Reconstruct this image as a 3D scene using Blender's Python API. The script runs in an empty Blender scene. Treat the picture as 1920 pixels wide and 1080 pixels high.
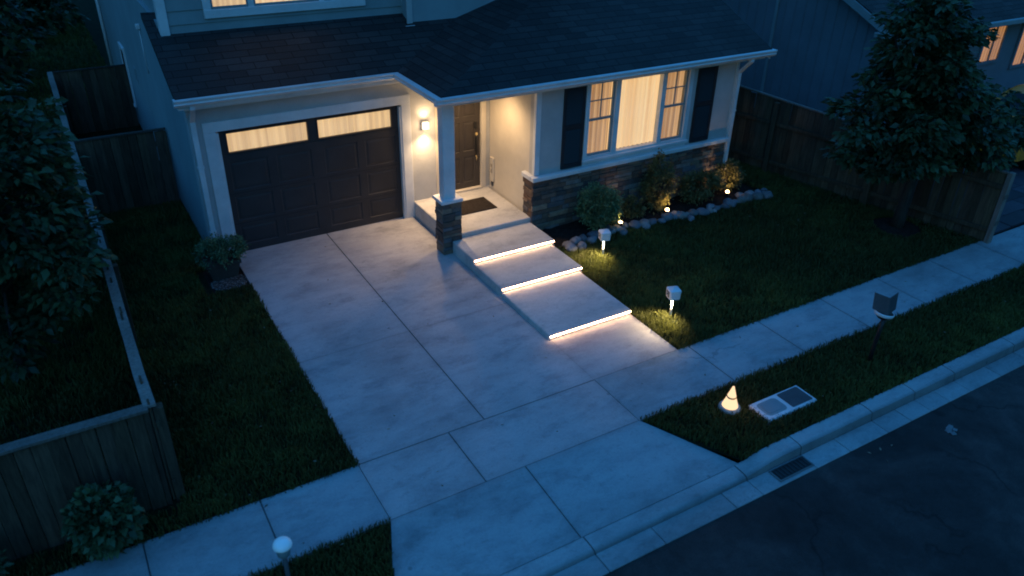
import bpy, math, random
import numpy as np
from mathutils import Vector, Matrix, noise
random.seed(7); rng = np.random.default_rng(11)
sc = bpy.context.scene
COL = sc.collection
R = math.radians

# ------------------------------------------------------------------ object helpers
def props(o, label=None, cat=None, group=None, kind=None):
    if label: o['label'] = label
    if cat: o['category'] = cat
    if group: o['group'] = group
    if kind: o['kind'] = kind
    return o

ORG = {}
def thing(name, label, cat, loc=(0, 0, 0), group=None):
    o = bpy.data.objects.new(name, None); COL.objects.link(o)
    o.empty_display_size = 0.1
    o.location = loc; ORG[o.name] = Vector(loc)
    return props(o, label, cat, group)

def link_mesh(name, me, mat, parent=None):
    o = bpy.data.objects.new(name, me); COL.objects.link(o)
    if mat:
        for m in (mat if isinstance(mat, (list, tuple)) else [mat]): me.materials.append(m)
    if parent:
        o.parent = parent
        ORG[o.name] = ORG[parent.name]
    return o

def copy_tree(o, parent=None):
    c = o.copy(); COL.objects.link(c)
    if parent: c.parent = parent
    for ch in list(o.children): copy_tree(ch, c)
    return c

class MB:
    """collects shapes given in world metres; build() links them as one mesh object"""
    def __init__(s): s.v = []; s.f = []; s.c = []; s.smooth = []; s.uv = None
    def add(s, vs, fs, col=(1, 1, 1), smooth=False):
        b = len(s.v)
        s.v += [tuple(v) for v in vs]; s.c += [col] * len(vs)
        for f in fs: s.f.append([b + i for i in f]); s.smooth.append(smooth)
    def box(s, x0, x1, y0, y1, z0, z1, col=(1, 1, 1), bev=0.0, M=None):
        if bev > 0:
            vs = []; b = min(bev, (x1-x0)*.45, (y1-y0)*.45, (z1-z0)*.45)
            # chamfered box: three rectangles per axis
            X = (x0, x1); Y = (y0, y1); Z = (z0, z1)
            idx = {}
            for i in (0, 1):
                for j in (0, 1):
                    for k in (0, 1):
                        sx = b if i == 0 else -b; sy = b if j == 0 else -b; sz = b if k == 0 else -b
                        for a, p in enumerate(((X[i], Y[j]+sy, Z[k]+sz), (X[i]+sx, Y[j], Z[k]+sz), (X[i]+sx, Y[j]+sy, Z[k]))):
                            idx[i, j, k, a] = len(vs); vs.append(p)
            g = lambda i, j, k, a: idx[i, j, k, a]
            fs = [[g(0,0,0,0), g(0,0,1,0), g(0,1,1,0), g(0,1,0,0)], [g(1,0,0,0), g(1,1,0,0), g(1,1,1,0), g(1,0,1,0)],
                  [g(0,0,0,1), g(1,0,0,1), g(1,0,1,1), g(0,0,1,1)], [g(0,1,0,1), g(0,1,1,1), g(1,1,1,1), g(1,1,0,1)],
                  [g(0,0,0,2), g(0,1,0,2), g(1,1,0,2), g(1,0,0,2)], [g(0,0,1,2), g(1,0,1,2), g(1,1,1,2), g(0,1,1,2)]]
            for j in (0, 1):
                for k in (0, 1): fs.append([g(0,j,k,1), g(1,j,k,1), g(1,j,k,2), g(0,j,k,2)])
            for i in (0, 1):
                for k in (0, 1): fs.append([g(i,0,k,0), g(i,1,k,0), g(i,1,k,2), g(i,0,k,2)])
                for j in (0, 1): fs.append([g(i,j,0,0), g(i,j,1,0), g(i,j,1,1), g(i,j,0,1)])
            for i in (0, 1):
                for j in (0, 1):
                    for k in (0, 1): fs.append([g(i,j,k,0), g(i,j,k,1), g(i,j,k,2)])
        else:
            vs = [(x, y, z) for x in (x0, x1) for y in (y0, y1) for z in (z0, z1)]
            fs = [[0,1,3,2],[4,6,7,5],[0,4,5,1],[2,3,7,6],[0,2,6,4],[1,5,7,3]]
        if M is not None: vs = [M @ Vector(v) for v in vs]
        s.add(vs, fs, col)
    def prism(s, poly, axis, a, b, col=(1, 1, 1)):
        """poly: list of 2D pts in the plane normal to axis; extruded from a to b"""
        def P(p, t):
            return {'x': (t, p[0], p[1]), 'y': (p[0], t, p[1]), 'z': (p[0], p[1], t)}[axis]
        n = len(poly)
        s.add([P(p, a) for p in poly] + [P(p, b) for p in poly],
              [list(range(n))[::-1], list(range(n, 2*n))] + [[i, (i+1) % n, n+(i+1) % n, n+i] for i in range(n)], col)
    def slab(s, top, th, col=(1, 1, 1)):
        """top polygon (3D pts), thickened downward"""
        n = len(top)
        s.add(list(top) + [(p[0], p[1], p[2]-th) for p in top],
              [list(range(n)), list(range(n, 2*n))[::-1]] + [[i, n+i, n+(i+1) % n, (i+1) % n] for i in range(n)], col)
    def tube(s, pts, rad, n=8, col=(1, 1, 1), cap=True):
        pts = [Vector(p) for p in pts]
        if not hasattr(rad, '__len__'): rad = [rad] * len(pts)
        vs = []; prev = None
        for i, p in enumerate(pts):
            t = (pts[min(i+1, len(pts)-1)] - pts[max(i-1, 0)]).normalized()
            if prev is None:
                a = t.cross(Vector((0, 0, 1)))
                if a.length < 1e-3: a = Vector((1, 0, 0))
            else: a = prev - t * prev.dot(t)
            a.normalize(); prev = a; b = t.cross(a)
            for k in range(n):
                th = 2*math.pi*k/n
                vs.append(p + (a*math.cos(th) + b*math.sin(th)) * rad[i])
        fs = []
        for i in range(len(pts)-1):
            for k in range(n):
                fs.append([i*n+k, i*n+(k+1) % n, (i+1)*n+(k+1) % n, (i+1)*n+k])
        if cap: fs += [list(range(n))[::-1], [(len(pts)-1)*n+k for k in range(n)]]
        s.add(vs, fs, col, True)
    def lathe(s, prof, c, n=24, col=(1, 1, 1), M=None, smooth=True, caps=True):
        """prof: (r, z) list, about the vertical through c"""
        vs = []
        for r, z in prof:
            for k in range(n):
                t = 2*math.pi*k/n
                p = Vector((r*math.cos(t), r*math.sin(t), z))
                if M is not None: p = M @ p
                vs.append((c[0]+p.x, c[1]+p.y, c[2]+p.z))
        fs = []
        for i in range(len(prof)-1):
            for k in range(n): fs.append([i*n+k, i*n+(k+1) % n, (i+1)*n+(k+1) % n, (i+1)*n+k])
        if caps and prof[0][0] > 1e-4: fs.append(list(range(n))[::-1])
        if caps and prof[-1][0] > 1e-4: fs.append([(len(prof)-1)*n+k for k in range(n)])
        s.add(vs, fs, col, smooth)
    def build(s, name, mat, parent=None, uvf=None):
        org = ORG[parent.name] if parent else Vector((0, 0, 0))
        me = bpy.data.meshes.new(name)
        me.from_pydata([(v[0]-org.x, v[1]-org.y, v[2]-org.z) for v in s.v], [], s.f)
        a = me.attributes.new('Col', 'FLOAT_COLOR', 'POINT')
        a.data.foreach_set('color', np.array([(*c, 1.0) for c in s.c], dtype=np.float32).ravel())
        me.polygons.foreach_set('use_smooth', s.smooth)
        if uvf:
            uv = me.uv_layers.new(name='UVMap')
            for l in me.loops:
                uv.data[l.index].uv = uvf(s.v[l.vertex_index])
        me.update()
        return link_mesh(name, me, mat, parent)

def np_mesh(name, verts, faces_flat, loop_counts, cols, mat, parent=None, org=(0, 0, 0), smooth=False):
    me = bpy.data.meshes.new(name)
    v = (np.asarray(verts, dtype=np.float32) - np.array(org, dtype=np.float32))
    me.vertices.add(len(v)); me.vertices.foreach_set('co', v.ravel())
    me.loops.add(len(faces_flat)); me.loops.foreach_set('vertex_index', np.asarray(faces_flat, dtype=np.int32))
    lc = np.asarray(loop_counts, dtype=np.int32)
    me.polygons.add(len(lc))
    me.polygons.foreach_set('loop_start', np.concatenate([[0], np.cumsum(lc)[:-1]]).astype(np.int32))
    me.polygons.foreach_set('loop_total', lc)
    if smooth: me.polygons.foreach_set('use_smooth', np.ones(len(lc), dtype=bool))
    a = me.attributes.new('Col', 'FLOAT_COLOR', 'POINT')
    c = np.ones((len(v), 4), dtype=np.float32); c[:, :3] = cols
    a.data.foreach_set('color', c.ravel())
    me.update(calc_edges=True)
    return link_mesh(name, me, mat, parent)

# ------------------------------------------------------------------ materials
def nodemat(name):
    m = bpy.data.materials.new(name); m.use_nodes = True
    nt = m.node_tree; nt.nodes.clear()
    out = nt.nodes.new('ShaderNodeOutputMaterial')
    return m, nt, out
def nd(nt, typ, **kw):
    n = nt.nodes.new(typ)
    for k, v in kw.items():
        if k.startswith('i_'):
            n.inputs[k[2:].replace('_', ' ')].default_value = v
        else: setattr(n, k, v)
    return n
def noise_n(nt, vec, scale, detail=4, rough=.55, dist=0.):
    n = nd(nt, 'ShaderNodeTexNoise'); n.inputs['Scale'].default_value = scale
    n.inputs['Detail'].default_value = detail; n.inputs['Roughness'].default_value = rough
    n.inputs['Distortion'].default_value = dist
    nt.links.new(vec, n.inputs['Vector']); return n.outputs['Fac']
def ramp(nt, fac, stops):
    r = nd(nt, 'ShaderNodeValToRGB')
    e = r.color_ramp.elements
    while len(e) < len(stops): e.new(0.5)
    for el, (p, c) in zip(e, stops):
        el.position = p; el.color = (*c, 1) if len(c) == 3 else c
    nt.links.new(fac, r.inputs['Fac']); return r.outputs['Color']
def mixc(nt, a, b, fac, mode='MIX'):
    m = nd(nt, 'ShaderNodeMix', data_type='RGBA', blend_type=mode)
    for sock, val in ((m.inputs[6], a), (m.inputs[7], b), (m.inputs[0], fac)):
        if hasattr(val, 'links') or hasattr(val, 'is_linked'): nt.links.new(val, sock)
        else: sock.default_value = val if not isinstance(val, tuple) else (*val, 1)
    return m.outputs[2]
def bump(nt, h, strength, dist=.02, prev=None):
    b = nd(nt, 'ShaderNodeBump'); b.inputs['Strength'].default_value = strength; b.inputs['Distance'].default_value = dist
    nt.links.new(h, b.inputs['Height'])
    if prev: nt.links.new(prev, b.inputs['Normal'])
    return b.outputs['Normal']
def principled(nt, out, col, rough=.6, normal=None, metal=0., spec=.4):
    p = nd(nt, 'ShaderNodeBsdfPrincipled')
    if isinstance(col, tuple): p.inputs['Base Color'].default_value = (*col, 1)
    else: nt.links.new(col, p.inputs['Base Color'])
    if isinstance(rough, float): p.inputs['Roughness'].default_value = rough
    else: nt.links.new(rough, p.inputs['Roughness'])
    p.inputs['Metallic'].default_value = metal
    p.inputs['Specular IOR Level'].default_value = spec
    if normal: nt.links.new(normal, p.inputs['Normal'])
    nt.links.new(p.outputs[0], out.inputs[0]); return p
def objvec(nt, scale=None):
    t = nd(nt, 'ShaderNodeNewGeometry')
    v = t.outputs['Position']
    if scale:
        m = nd(nt, 'ShaderNodeMapping'); m.inputs['Scale'].default_value = scale
        nt.links.new(v, m.inputs['Vector']); v = m.outputs['Vector']
    return v
def attr(nt):
    a = nd(nt, 'ShaderNodeAttribute'); a.attribute_name = 'Col'; return a.outputs['Color']

def m_paint(name, c, rough=.5, grime=.25, scale=3.0, bumpy=.08, spec=.4):
    m, nt, out = nodemat(name); v = objvec(nt)
    f = noise_n(nt, v, scale, 6, .65)
    g = noise_n(nt, v, scale*14, 3)
    lo = tuple(x*(1-grime) for x in c); hi = tuple(min(1, x*(1+grime*.4)) for x in c)
    col = ramp(nt, f, [(.32, lo), (.7, hi)])
    n = bump(nt, g, bumpy, .004)
    principled(nt, out, mixc(nt, col, attr(nt), 1., 'MULTIPLY'), rough, n, spec=spec); return m
def m_concrete(name, c, stain=.35, cracks=True, rough=.85, sc_=1.):
    m, nt, out = nodemat(name); v = objvec(nt)
    big = noise_n(nt, objvec(nt, (.6*sc_, 1.0*sc_, 1)), .9, 6, .68, .2)
    mid = noise_n(nt, objvec(nt, (1.0, 2.4, 1)), 2.0, 8, .7, .25)
    fine = noise_n(nt, v, 40, 4, .7)
    spots = nd(nt, 'ShaderNodeTexVoronoi'); spots.inputs['Scale'].default_value = 1.6; nt.links.new(v, spots.inputs['Vector'])
    d = tuple(x*(1-stain) for x in c); h = tuple(min(1, x*1.16) for x in c)
    c1 = ramp(nt, big, [(.28, d), (.52, c), (.78, h)])
    c2 = ramp(nt, mid, [(.30, (.78, .78, .80)), (.48, (.97, .97, .97)), (.75, (1.1, 1.09, 1.07))])
    col = mixc(nt, c1, c2, .8, 'MULTIPLY')
    col = mixc(nt, col, ramp(nt, fine, [(.3, (.86, .86, .86)), (.7, (1.08, 1.08, 1.08))]), .7, 'MULTIPLY')
    col = mixc(nt, col, ramp(nt, spots.outputs['Distance'], [(.0, (.45, .45, .45)), (.028, (.62, .62, .62)), (.045, (1, 1, 1))]), .75, 'MULTIPLY')
    st = noise_n(nt, objvec(nt, (.8, 1.5, 1)), 1.7, 10, .76, .15)
    col = mixc(nt, col, ramp(nt, st, [(.36, (.50, .52, .54)), (.43, (.76, .78, .79)), (.50, (1, 1, 1))]), .5, 'MULTIPLY')
    st2 = noise_n(nt, objvec(nt, (1.6, 2.8, 1)), 2.6, 10, .8, .1)
    col = mixc(nt, col, ramp(nt, st2, [(.60, (1, 1, 1)), (.68, (1.18, 1.17, 1.15)), (.8, (1.3, 1.28, 1.25))]), .45, 'MULTIPLY')
    gr = noise_n(nt, v, 13, 8, .8)
    col = mixc(nt, col, ramp(nt, gr, [(.34, (.62, .62, .62)), (.45, (1, 1, 1))]), .55, 'MULTIPLY')
    if cracks:
        vo = nd(nt, 'ShaderNodeTexVoronoi', feature='DISTANCE_TO_EDGE'); vo.inputs['Scale'].default_value = .42
        dn = nd(nt, 'ShaderNodeTexNoise'); dn.inputs['Scale'].default_value = 2.2; dn.inputs['Detail'].default_value = 6; nt.links.new(v, dn.inputs['Vector'])
        vv = nd(nt, 'ShaderNodeVectorMath', operation='MULTIPLY_ADD'); vv.inputs[1].default_value = (.5, .5, .5)
        nt.links.new(dn.outputs['Color'], vv.inputs[0]); nt.links.new(v, vv.inputs[2]); nt.links.new(vv.outputs[0], vo.inputs['Vector'])
        msk = ramp(nt, noise_n(nt, v, .5, 2), [(.56, (0, 0, 0)), (.60, (1, 1, 1))])
        cr = ramp(nt, vo.outputs['Distance'], [(.0, (.5, .5, .5)), (.005, (1, 1, 1))])
        cr = mixc(nt, (1., 1., 1.), cr, msk)
        col = mixc(nt, col, cr, .7, 'MULTIPLY')
    col = mixc(nt, col, attr(nt), 1., 'MULTIPLY')
    n = bump(nt, fine, .35, .006, bump(nt, mid, .25, .02))
    principled(nt, out, col, rough, n, spec=.3); return m
def m_asphalt():
    m, nt, out = nodemat('asphalt'); v = objvec(nt)
    big = noise_n(nt, v, .7, 6, .65, .5); fine = noise_n(nt, v, 70, 3, .8); mid = noise_n(nt, v, 5, 5, .7)
    col = ramp(nt, big, [(.3, (.014, .011, .010)), (.5, (.032, .026, .025)), (.72, (.068, .055, .052))])
    col = mixc(nt, col, ramp(nt, mid, [(.3, (.55, .55, .55)), (.65, (1.25, 1.25, 1.25))]), .8, 'MULTIPLY')
    col = mixc(nt, col, ramp(nt, fine, [(.35, (.6, .6, .6)), (.7, (1.5, 1.5, 1.5))]), .8, 'MULTIPLY')
    vo = nd(nt, 'ShaderNodeTexVoronoi', feature='DISTANCE_TO_EDGE'); vo.inputs['Scale'].default_value = .5
    dn = nd(nt, 'ShaderNodeTexNoise'); dn.inputs['Scale'].default_value = 1.7; dn.inputs['Detail'].default_value = 7; nt.links.new(v, dn.inputs['Vector'])
    vv = nd(nt, 'ShaderNodeVectorMath', operation='MULTIPLY_ADD'); vv.inputs[1].default_value = (.8, .8, .8)
    nt.links.new(dn.outputs['Color'], vv.inputs[0]); nt.links.new(v, vv.inputs[2]); nt.links.new(vv.outputs[0], vo.inputs['Vector'])
    msk = ramp(nt, noise_n(nt, v, .6, 2), [(.48, (1, 1, 1)), (.55, (0, 0, 0))])
    cr = mixc(nt, ramp(nt, vo.outputs['Distance'], [(0, (.25, .25, .25)), (.012, (1, 1, 1))]), (1., 1., 1.), msk)
    col = mixc(nt, col, cr, .85, 'MULTIPLY')
    principled(nt, out, col, .8, bump(nt, fine, .6, .012, bump(nt, mid, .3, .02)), spec=.35); return m
def m_wood(name, a, b):
    m, nt, out = nodemat(name)
    g = noise_n(nt, objvec(nt, (9, 9, .8)), 3.2, 6, .7, .4); w = noise_n(nt, objvec(nt), 1.3, 4)
    col = ramp(nt, g, [(.3, a), (.7, b)])
    col = mixc(nt, col, ramp(nt, w, [(.3, (.55, .55, .55)), (.7, (1.1, 1.1, 1.1))]), .8, 'MULTIPLY')
    col = mixc(nt, col, attr(nt), 1., 'MULTIPLY')
    principled(nt, out, col, .85, bump(nt, g, .5, .006), spec=.2); return m
def m_stone(name):
    m, nt, out = nodemat(name); v = objvec(nt)
    f = noise_n(nt, v, 9, 7, .7, .4); g = noise_n(nt, v, 45, 4, .7)
    col = mixc(nt, attr(nt), ramp(nt, f, [(.25, (.5, .5, .52)), (.5, (1, 1, 1)), (.8, (1.5, 1.45, 1.4))]), .9, 'MULTIPLY')
    principled(nt, out, col, .85, bump(nt, g, .5, .008, bump(nt, f, .6, .03)), spec=.3); return m
def m_shingle():
    m, nt, out = nodemat('asphalt_shingle')
    uv = nd(nt, 'ShaderNodeUVMap'); uv.uv_map = 'UVMap'
    def brick(c1, c2, mo, off=.5):
        b = nd(nt, 'ShaderNodeTexBrick'); nt.links.new(uv.outputs[0], b.inputs['Vector'])
        b.offset = off; b.offset_frequency = 2; b.squash = 1.
        b.inputs['Color1'].default_value = (*c1, 1); b.inputs['Color2'].default_value = (*c2, 1); b.inputs['Mortar'].default_value = (*mo, 1)
        b.inputs['Scale'].default_value = 1; b.inputs['Mortar Size'].default_value = .009; b.inputs['Mortar Smooth'].default_value = .3
        b.inputs['Brick Width'].default_value = .40; b.inputs['Row Height'].default_value = .16; b.inputs['Bias'].default_value = -.1
        return b
    b = brick((.021, .019, .019), (.044, .039, .038), (.004, .004, .004), .41)
    v = objvec(nt); f = noise_n(nt, v, 60, 3, .8); g = noise_n(nt, v, 1.1, 4)
    col = mixc(nt, b.outputs['Color'], ramp(nt, f, [(.3, (.6, .6, .6)), (.7, (1.45, 1.4, 1.4))]), .8, 'MULTIPLY')
    col = mixc(nt, col, ramp(nt, g, [(.3, (.7, .7, .7)), (.7, (1.2, 1.2, 1.2))]), .8, 'MULTIPLY')
    bw = nd(nt, 'ShaderNodeRGBToBW'); nt.links.new(b.outputs['Color'], bw.inputs[0])
    sep = nd(nt, 'ShaderNodeSeparateXYZ'); nt.links.new(uv.outputs[0], sep.inputs[0])
    md = nd(nt, 'ShaderNodeMath', operation='DIVIDE'); md.inputs[1].default_value = .16; nt.links.new(sep.outputs[1], md.inputs[0])
    fr = nd(nt, 'ShaderNodeMath', operation='FRACT'); nt.links.new(md.outputs[0], fr.inputs[0])
    inv = nd(nt, 'ShaderNodeMath', operation='SUBTRACT'); inv.inputs[0].default_value = 1.; nt.links.new(fr.outputs[0], inv.inputs[1])
    n = bump(nt, inv.outputs[0], .7, .02, bump(nt, bw.outputs[0], .9, .25, bump(nt, f, .4, .01)))
    principled(nt, out, col, .78, n, spec=.35); return m
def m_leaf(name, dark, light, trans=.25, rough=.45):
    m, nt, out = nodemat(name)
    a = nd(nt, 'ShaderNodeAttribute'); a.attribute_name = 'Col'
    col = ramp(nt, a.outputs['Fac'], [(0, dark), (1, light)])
    p = nd(nt, 'ShaderNodeBsdfPrincipled'); nt.links.new(col, p.inputs['Base Color'])
    p.inputs['Roughness'].default_value = rough; p.inputs['Specular IOR Level'].default_value = .35
    t = nd(nt, 'ShaderNodeBsdfTranslucent'); nt.links.new(col, t.inputs[0])
    mx = nd(nt, 'ShaderNodeMixShader'); mx.inputs[0].default_value = trans
    nt.links.new(p.outputs[0], mx.inputs[1]); nt.links.new(t.outputs[0], mx.inputs[2]); nt.links.new(mx.outputs[0], out.inputs[0])
    return m
def m_emit(name, c, s):
    m, nt, out = nodemat(name)
    e = nd(nt, 'ShaderNodeEmission'); e.inputs[0].default_value = (*c, 1); e.inputs[1].default_value = s
    nt.links.new(e.outputs[0], out.inputs[0]); return m
def m_curtain(name, lo, hi, s):
    """self-glowing cloth: light from the room and its fall on the folds painted into the emission"""
    m, nt, out = nodemat(name)
    a = nd(nt, 'ShaderNodeAttribute'); a.attribute_name = 'Col'
    v = noise_n(nt, objvec(nt, (26, 8, .5)), 1., 4, .7)
    k = nd(nt, 'ShaderNodeMath', operation='MULTIPLY_ADD'); k.inputs[1].default_value = .8; k.inputs[2].default_value = -.4
    nt.links.new(v, k.inputs[0])
    ad = nd(nt, 'ShaderNodeMath', operation='ADD'); nt.links.new(k.outputs[0], ad.inputs[0]); nt.links.new(a.outputs['Fac'], ad.inputs[1])
    col = ramp(nt, ad.outputs[0], [(.1, lo), (.85, hi)])
    e = nd(nt, 'ShaderNodeEmission'); nt.links.new(col, e.inputs[0]); e.inputs[1].default_value = s
    d = nd(nt, 'ShaderNodeBsdfDiffuse'); d.inputs[0].default_value = (.6, .5, .38, 1)
    sm = nd(nt, 'ShaderNodeAddShader'); nt.links.new(e.outputs[0], sm.inputs[0]); nt.links.new(d.outputs[0], sm.inputs[1])
    nt.links.new(sm.outputs[0], out.inputs[0]); return m
def m_glass(name):
    m, nt, out = nodemat(name)
    t = nd(nt, 'ShaderNodeBsdfTransparent'); t.inputs[0].default_value = (.95, .96, .95, 1)
    g = nd(nt, 'ShaderNodeBsdfGlossy'); g.inputs['Roughness'].default_value = .03
    fr = nd(nt, 'ShaderNodeFresnel'); fr.inputs[0].default_value = 1.45
    gm = nd(nt, 'ShaderNodeNewGeometry'); iv = nd(nt, 'ShaderNodeMath', operation='SUBTRACT'); iv.inputs[0].default_value = 1.; nt.links.new(gm.outputs['Backfacing'], iv.inputs[1])
    ml = nd(nt, 'ShaderNodeMath', operation='MULTIPLY'); nt.links.new(fr.outputs[0], ml.inputs[0]); nt.links.new(iv.outputs[0], ml.inputs[1])
    mx = nd(nt, 'ShaderNodeMixShader'); nt.links.new(ml.outputs[0], mx.inputs[0])
    nt.links.new(t.outputs[0], mx.inputs[1]); nt.links.new(g.outputs[0], mx.inputs[2]); nt.links.new(mx.outputs[0], out.inputs[0]); return m

M = {}
M['white'] = m_paint('white_paint', (.66, .67, .68), .45, .16)
M['stucco'] = m_paint('grey_stucco', (.44, .44, .44), .85, .14, 2.0, .5)
M['lamplit'] = m_paint('lamplit_stucco', (.60, .54, .45), .85, .12, 2.0, .5)  # same stucco, with the porch lamp's warm light painted into the colour
M['siding'] = m_paint('grey_siding', (.24, .30, .31), .6, .18, 1.5)
M['sidewall'] = m_paint('pale_side_wall', (.27, .33, .35), .7, .16, 1.0, .2)
M['nwall'] = m_paint('neighbour_siding', (.17, .20, .23), .7, .2, 1.0, .2)
M['dark'] = m_paint('dark_brown_paint', (.036, .032, .033), .5, .25, 3)
M['door'] = m_paint('brown_door_paint', (.048, .040, .036), .45, .2, 3)
M['shutter'] = m_paint('charcoal_shutter_paint', (.022, .022, .026), .55, .2, 3)
M['black'] = m_paint('black_metal', (.012, .012, .013), .45, .2, 5)
M['darkgrey'] = m_paint('grey_plate', (.075, .075, .08), .6, .25, 5)
M['plastic'] = m_paint('white_plastic', (.74, .75, .77), .35, .08, 4, .02)
M['brass'] = m_paint('brass', (.55, .40, .18), .3, .1)
M['mat'] = m_paint('doormat_fibre', (.035, .030, .027), .95, .5, 30, .9, .05)
M['soil'] = m_paint('bed_soil', (.030, .022, .018), .95, .6, 14, 1., .1)
M['ground'] = m_paint('dark_earth', (.016, .022, .012), .95, .5, 5, .8, .05)
M['pot'] = m_paint('weathered_pot', (.085, .055, .045), .8, .35, 6, .4)
M['paver'] = m_paint('dark_pavers', (.045, .04, .045), .7, .4, 3, .4)
M['yellow'] = m_paint('yellow_car_paint', (.75, .22, .02), .3, .1)
M['rubber'] = m_paint('rubber', (.012, .012, .012), .8, .1)
M['lid'] = m_paint('grey_lid', (.17, .19, .20), .7, .25, 8, .3)
M['concrete'] = m_concrete('driveway_concrete', (.43, .41, .41), .3, False)
M['walk'] = m_concrete('sidewalk_concrete', (.325, .37, .385))
M['step'] = m_concrete('step_concrete', (.50, .485, .47), .22, False)
M['kerb'] = m_concrete('kerb_concrete', (.33, .37, .38), .35, False)
M['asphalt'] = m_asphalt()
M['wood'] = m_wood('fence_wood', (.052, .036, .025), (.15, .104, .07))
M['woodcap'] = m_wood('weathered_cap_wood', (.17, .14, .12), (.34, .28, .25))
M['bark'] = m_wood('bark', (.02, .017, .015), (.07, .06, .05))
M['stone'] = m_stone('ledge_stone')
M['boulder'] = m_stone('river_stone')
M['shingle'] = m_shingle()
M['grass'] = m_leaf('grass_blade', (.05, .054, .014), (.16, .175, .042), .3, .7)
M['leafdark'] = m_leaf('tree_leaf', (.014, .032, .014), (.088, .145, .062), .22, .42)
M['leafbush'] = m_leaf('shrub_leaf', (.05, .085, .04), (.20, .29, .13), .25, .5)
M['leafolive'] = m_leaf('olive_shrub_leaf', (.05, .055, .02), (.20, .185, .07), .25, .5)
M['glass'] = m_glass('window_glass')
M['curtain'] = m_curtain('lit_curtain', (.80, .43, .17), (1.0, .68, .35), .95)
M['curtain_side'] = m_curtain('lit_side_curtain', (.26, .11, .035), (.84, .47, .20), .9)
M['curtain_gar'] = m_curtain('lit_garage_blind', (.62, .36, .155), (.92, .58, .27), .95)
M['curtain_far'] = m_curtain('lit_far_curtain', (.42, .15, .04), (.85, .36, .11), .75)
M['led'] = m_emit('led_strip_light', (1, .58, .32), 30.0)
M['lamp'] = m_emit('warm_lamp_glow', (1, .62, .26), 14.)
M['sconce'] = m_emit('sconce_glow', (1, .76, .46), 2.6)
M['cone'] = m_emit('cone_glow', (1, .68, .40), 1.3)
M['ceil'] = m_emit('porch_lamp_glow', (1, .70, .38), 5.)
M['cyan'] = m_emit('cyan_lamp_glow', (.15, .8, .9), 1.2)

# ------------------------------------------------------------------ camera
cam = bpy.data.cameras.new('camera'); co = bpy.data.objects.new('camera', cam); COL.objects.link(co)
r_ = Vector((.86122969, -.50779471, .02068693)); u_ = Vector((.24101076, .44391841, .86304708)); f_ = Vector((.44743405, .738296, -.50469971))
co.matrix_world = Matrix(((r_.x, u_.x, -f_.x, 0), (r_.y, u_.y, -f_.y, 0), (r_.z, u_.z, -f_.z, 6.2), (0, 0, 0, 1)))
cam.sensor_width = 36; cam.lens = 1467.758/1920*36; cam.clip_start = .1; cam.clip_end = 600
cam.dof.use_dof = True; cam.dof.focus_distance = 12.5; cam.dof.aperture_fstop = .9
sc.camera = co

# ------------------------------------------------------------------ sky and light
w = bpy.data.worlds.new('World'); sc.world = w; w.use_nodes = True
nt = w.node_tree; nt.nodes.clear()
out = nt.nodes.new('ShaderNodeOutputWorld'); bg = nt.nodes.new('ShaderNodeBackground')
sky = nt.nodes.new('ShaderNodeTexSky'); sky.sky_type = 'NISHITA'; sky.sun_disc = False
SUN_EL, SUN_ROT = R(1.0), R(215)
sky.sun_elevation = SUN_EL; sky.sun_rotation = SUN_ROT
tint = nt.nodes.new('ShaderNodeMix'); tint.data_type = 'RGBA'; tint.blend_type = 'MULTIPLY'; tint.inputs[0].default_value = 1
tint.inputs[7].default_value = (.52, 3.1, 7.3, 1)
nt.links.new(sky.outputs[0], tint.inputs[6]); tcw = nt.nodes.new('ShaderNodeTexCoord'); spw = nt.nodes.new('ShaderNodeSeparateXYZ'); nt.links.new(tcw.outputs['Generated'], spw.inputs[0])
hz_ = nt.nodes.new('ShaderNodeMapRange'); hz_.interpolation_type = 'SMOOTHSTEP'; hz_.inputs['From Min'].default_value = 0; hz_.inputs['From Max'].default_value = .75
hz_.inputs['To Min'].default_value = .10; hz_.inputs['To Max'].default_value = 1.35; nt.links.new(spw.outputs[2], hz_.inputs[0])
hm = nt.nodes.new('ShaderNodeMix'); hm.data_type = 'RGBA'; hm.blend_type = 'MULTIPLY'; hm.inputs[0].default_value = 1
nt.links.new(tint.outputs[2], hm.inputs[6]); nt.links.new(hz_.outputs[0], hm.inputs[7]); nt.links.new(hm.outputs[2], bg.inputs[0]); nt.links.new(bg.outputs[0], out.inputs[0])
bg.inputs[1].default_value = .15
sl = bpy.data.lights.new('dusk_sun', 'SUN'); sl.energy = .05; sl.angle = R(40); sl.color = (.45, .7, 1)
so = bpy.data.objects.new('dusk_sun', sl); COL.objects.link(so); so.location = (-10, -10, 20)
so.rotation_euler = Vector((.45, .75, -.75)).to_track_quat('-Z', 'Y').to_euler()
sc.view_settings.view_transform = 'Standard'; sc.view_settings.look = 'None'; sc.view_settings.exposure = 0; sc.view_settings.gamma = 1
try:
    sc.cycles.use_denoising = True; sc.cycles.pixel_filter_type = 'BLACKMAN_HARRIS'; sc.cycles.filter_width = 1.9; sc.cycles.max_bounces = 6; sc.cycles.transparent_max_bounces = 12
    sc.cycles.sample_clamp_indirect = 4; sc.cycles.caustics_reflective = False; sc.cycles.caustics_refractive = False
except Exception: pass

def lamp(kind, name, loc, energy, color, parent, size=.03, target=None, spot=None, blend=.3):
    l = bpy.data.lights.new(name, kind); l.energy = energy; l.color = color
    if kind != 'AREA': l.shadow_soft_size = size
    else: l.size = size
    if spot: l.spot_size = R(spot); l.spot_blend = blend
    o = bpy.data.objects.new(name, l); COL.objects.link(o)
    o.location = Vector(loc) - (ORG[parent.name] if parent else Vector())
    if parent: o.parent = parent
    if target: o.rotation_euler = (Vector(target)-Vector(loc)).to_track_quat('-Z', 'Y').to_euler()
    return o
WARM = (1, .66, .34)

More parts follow.
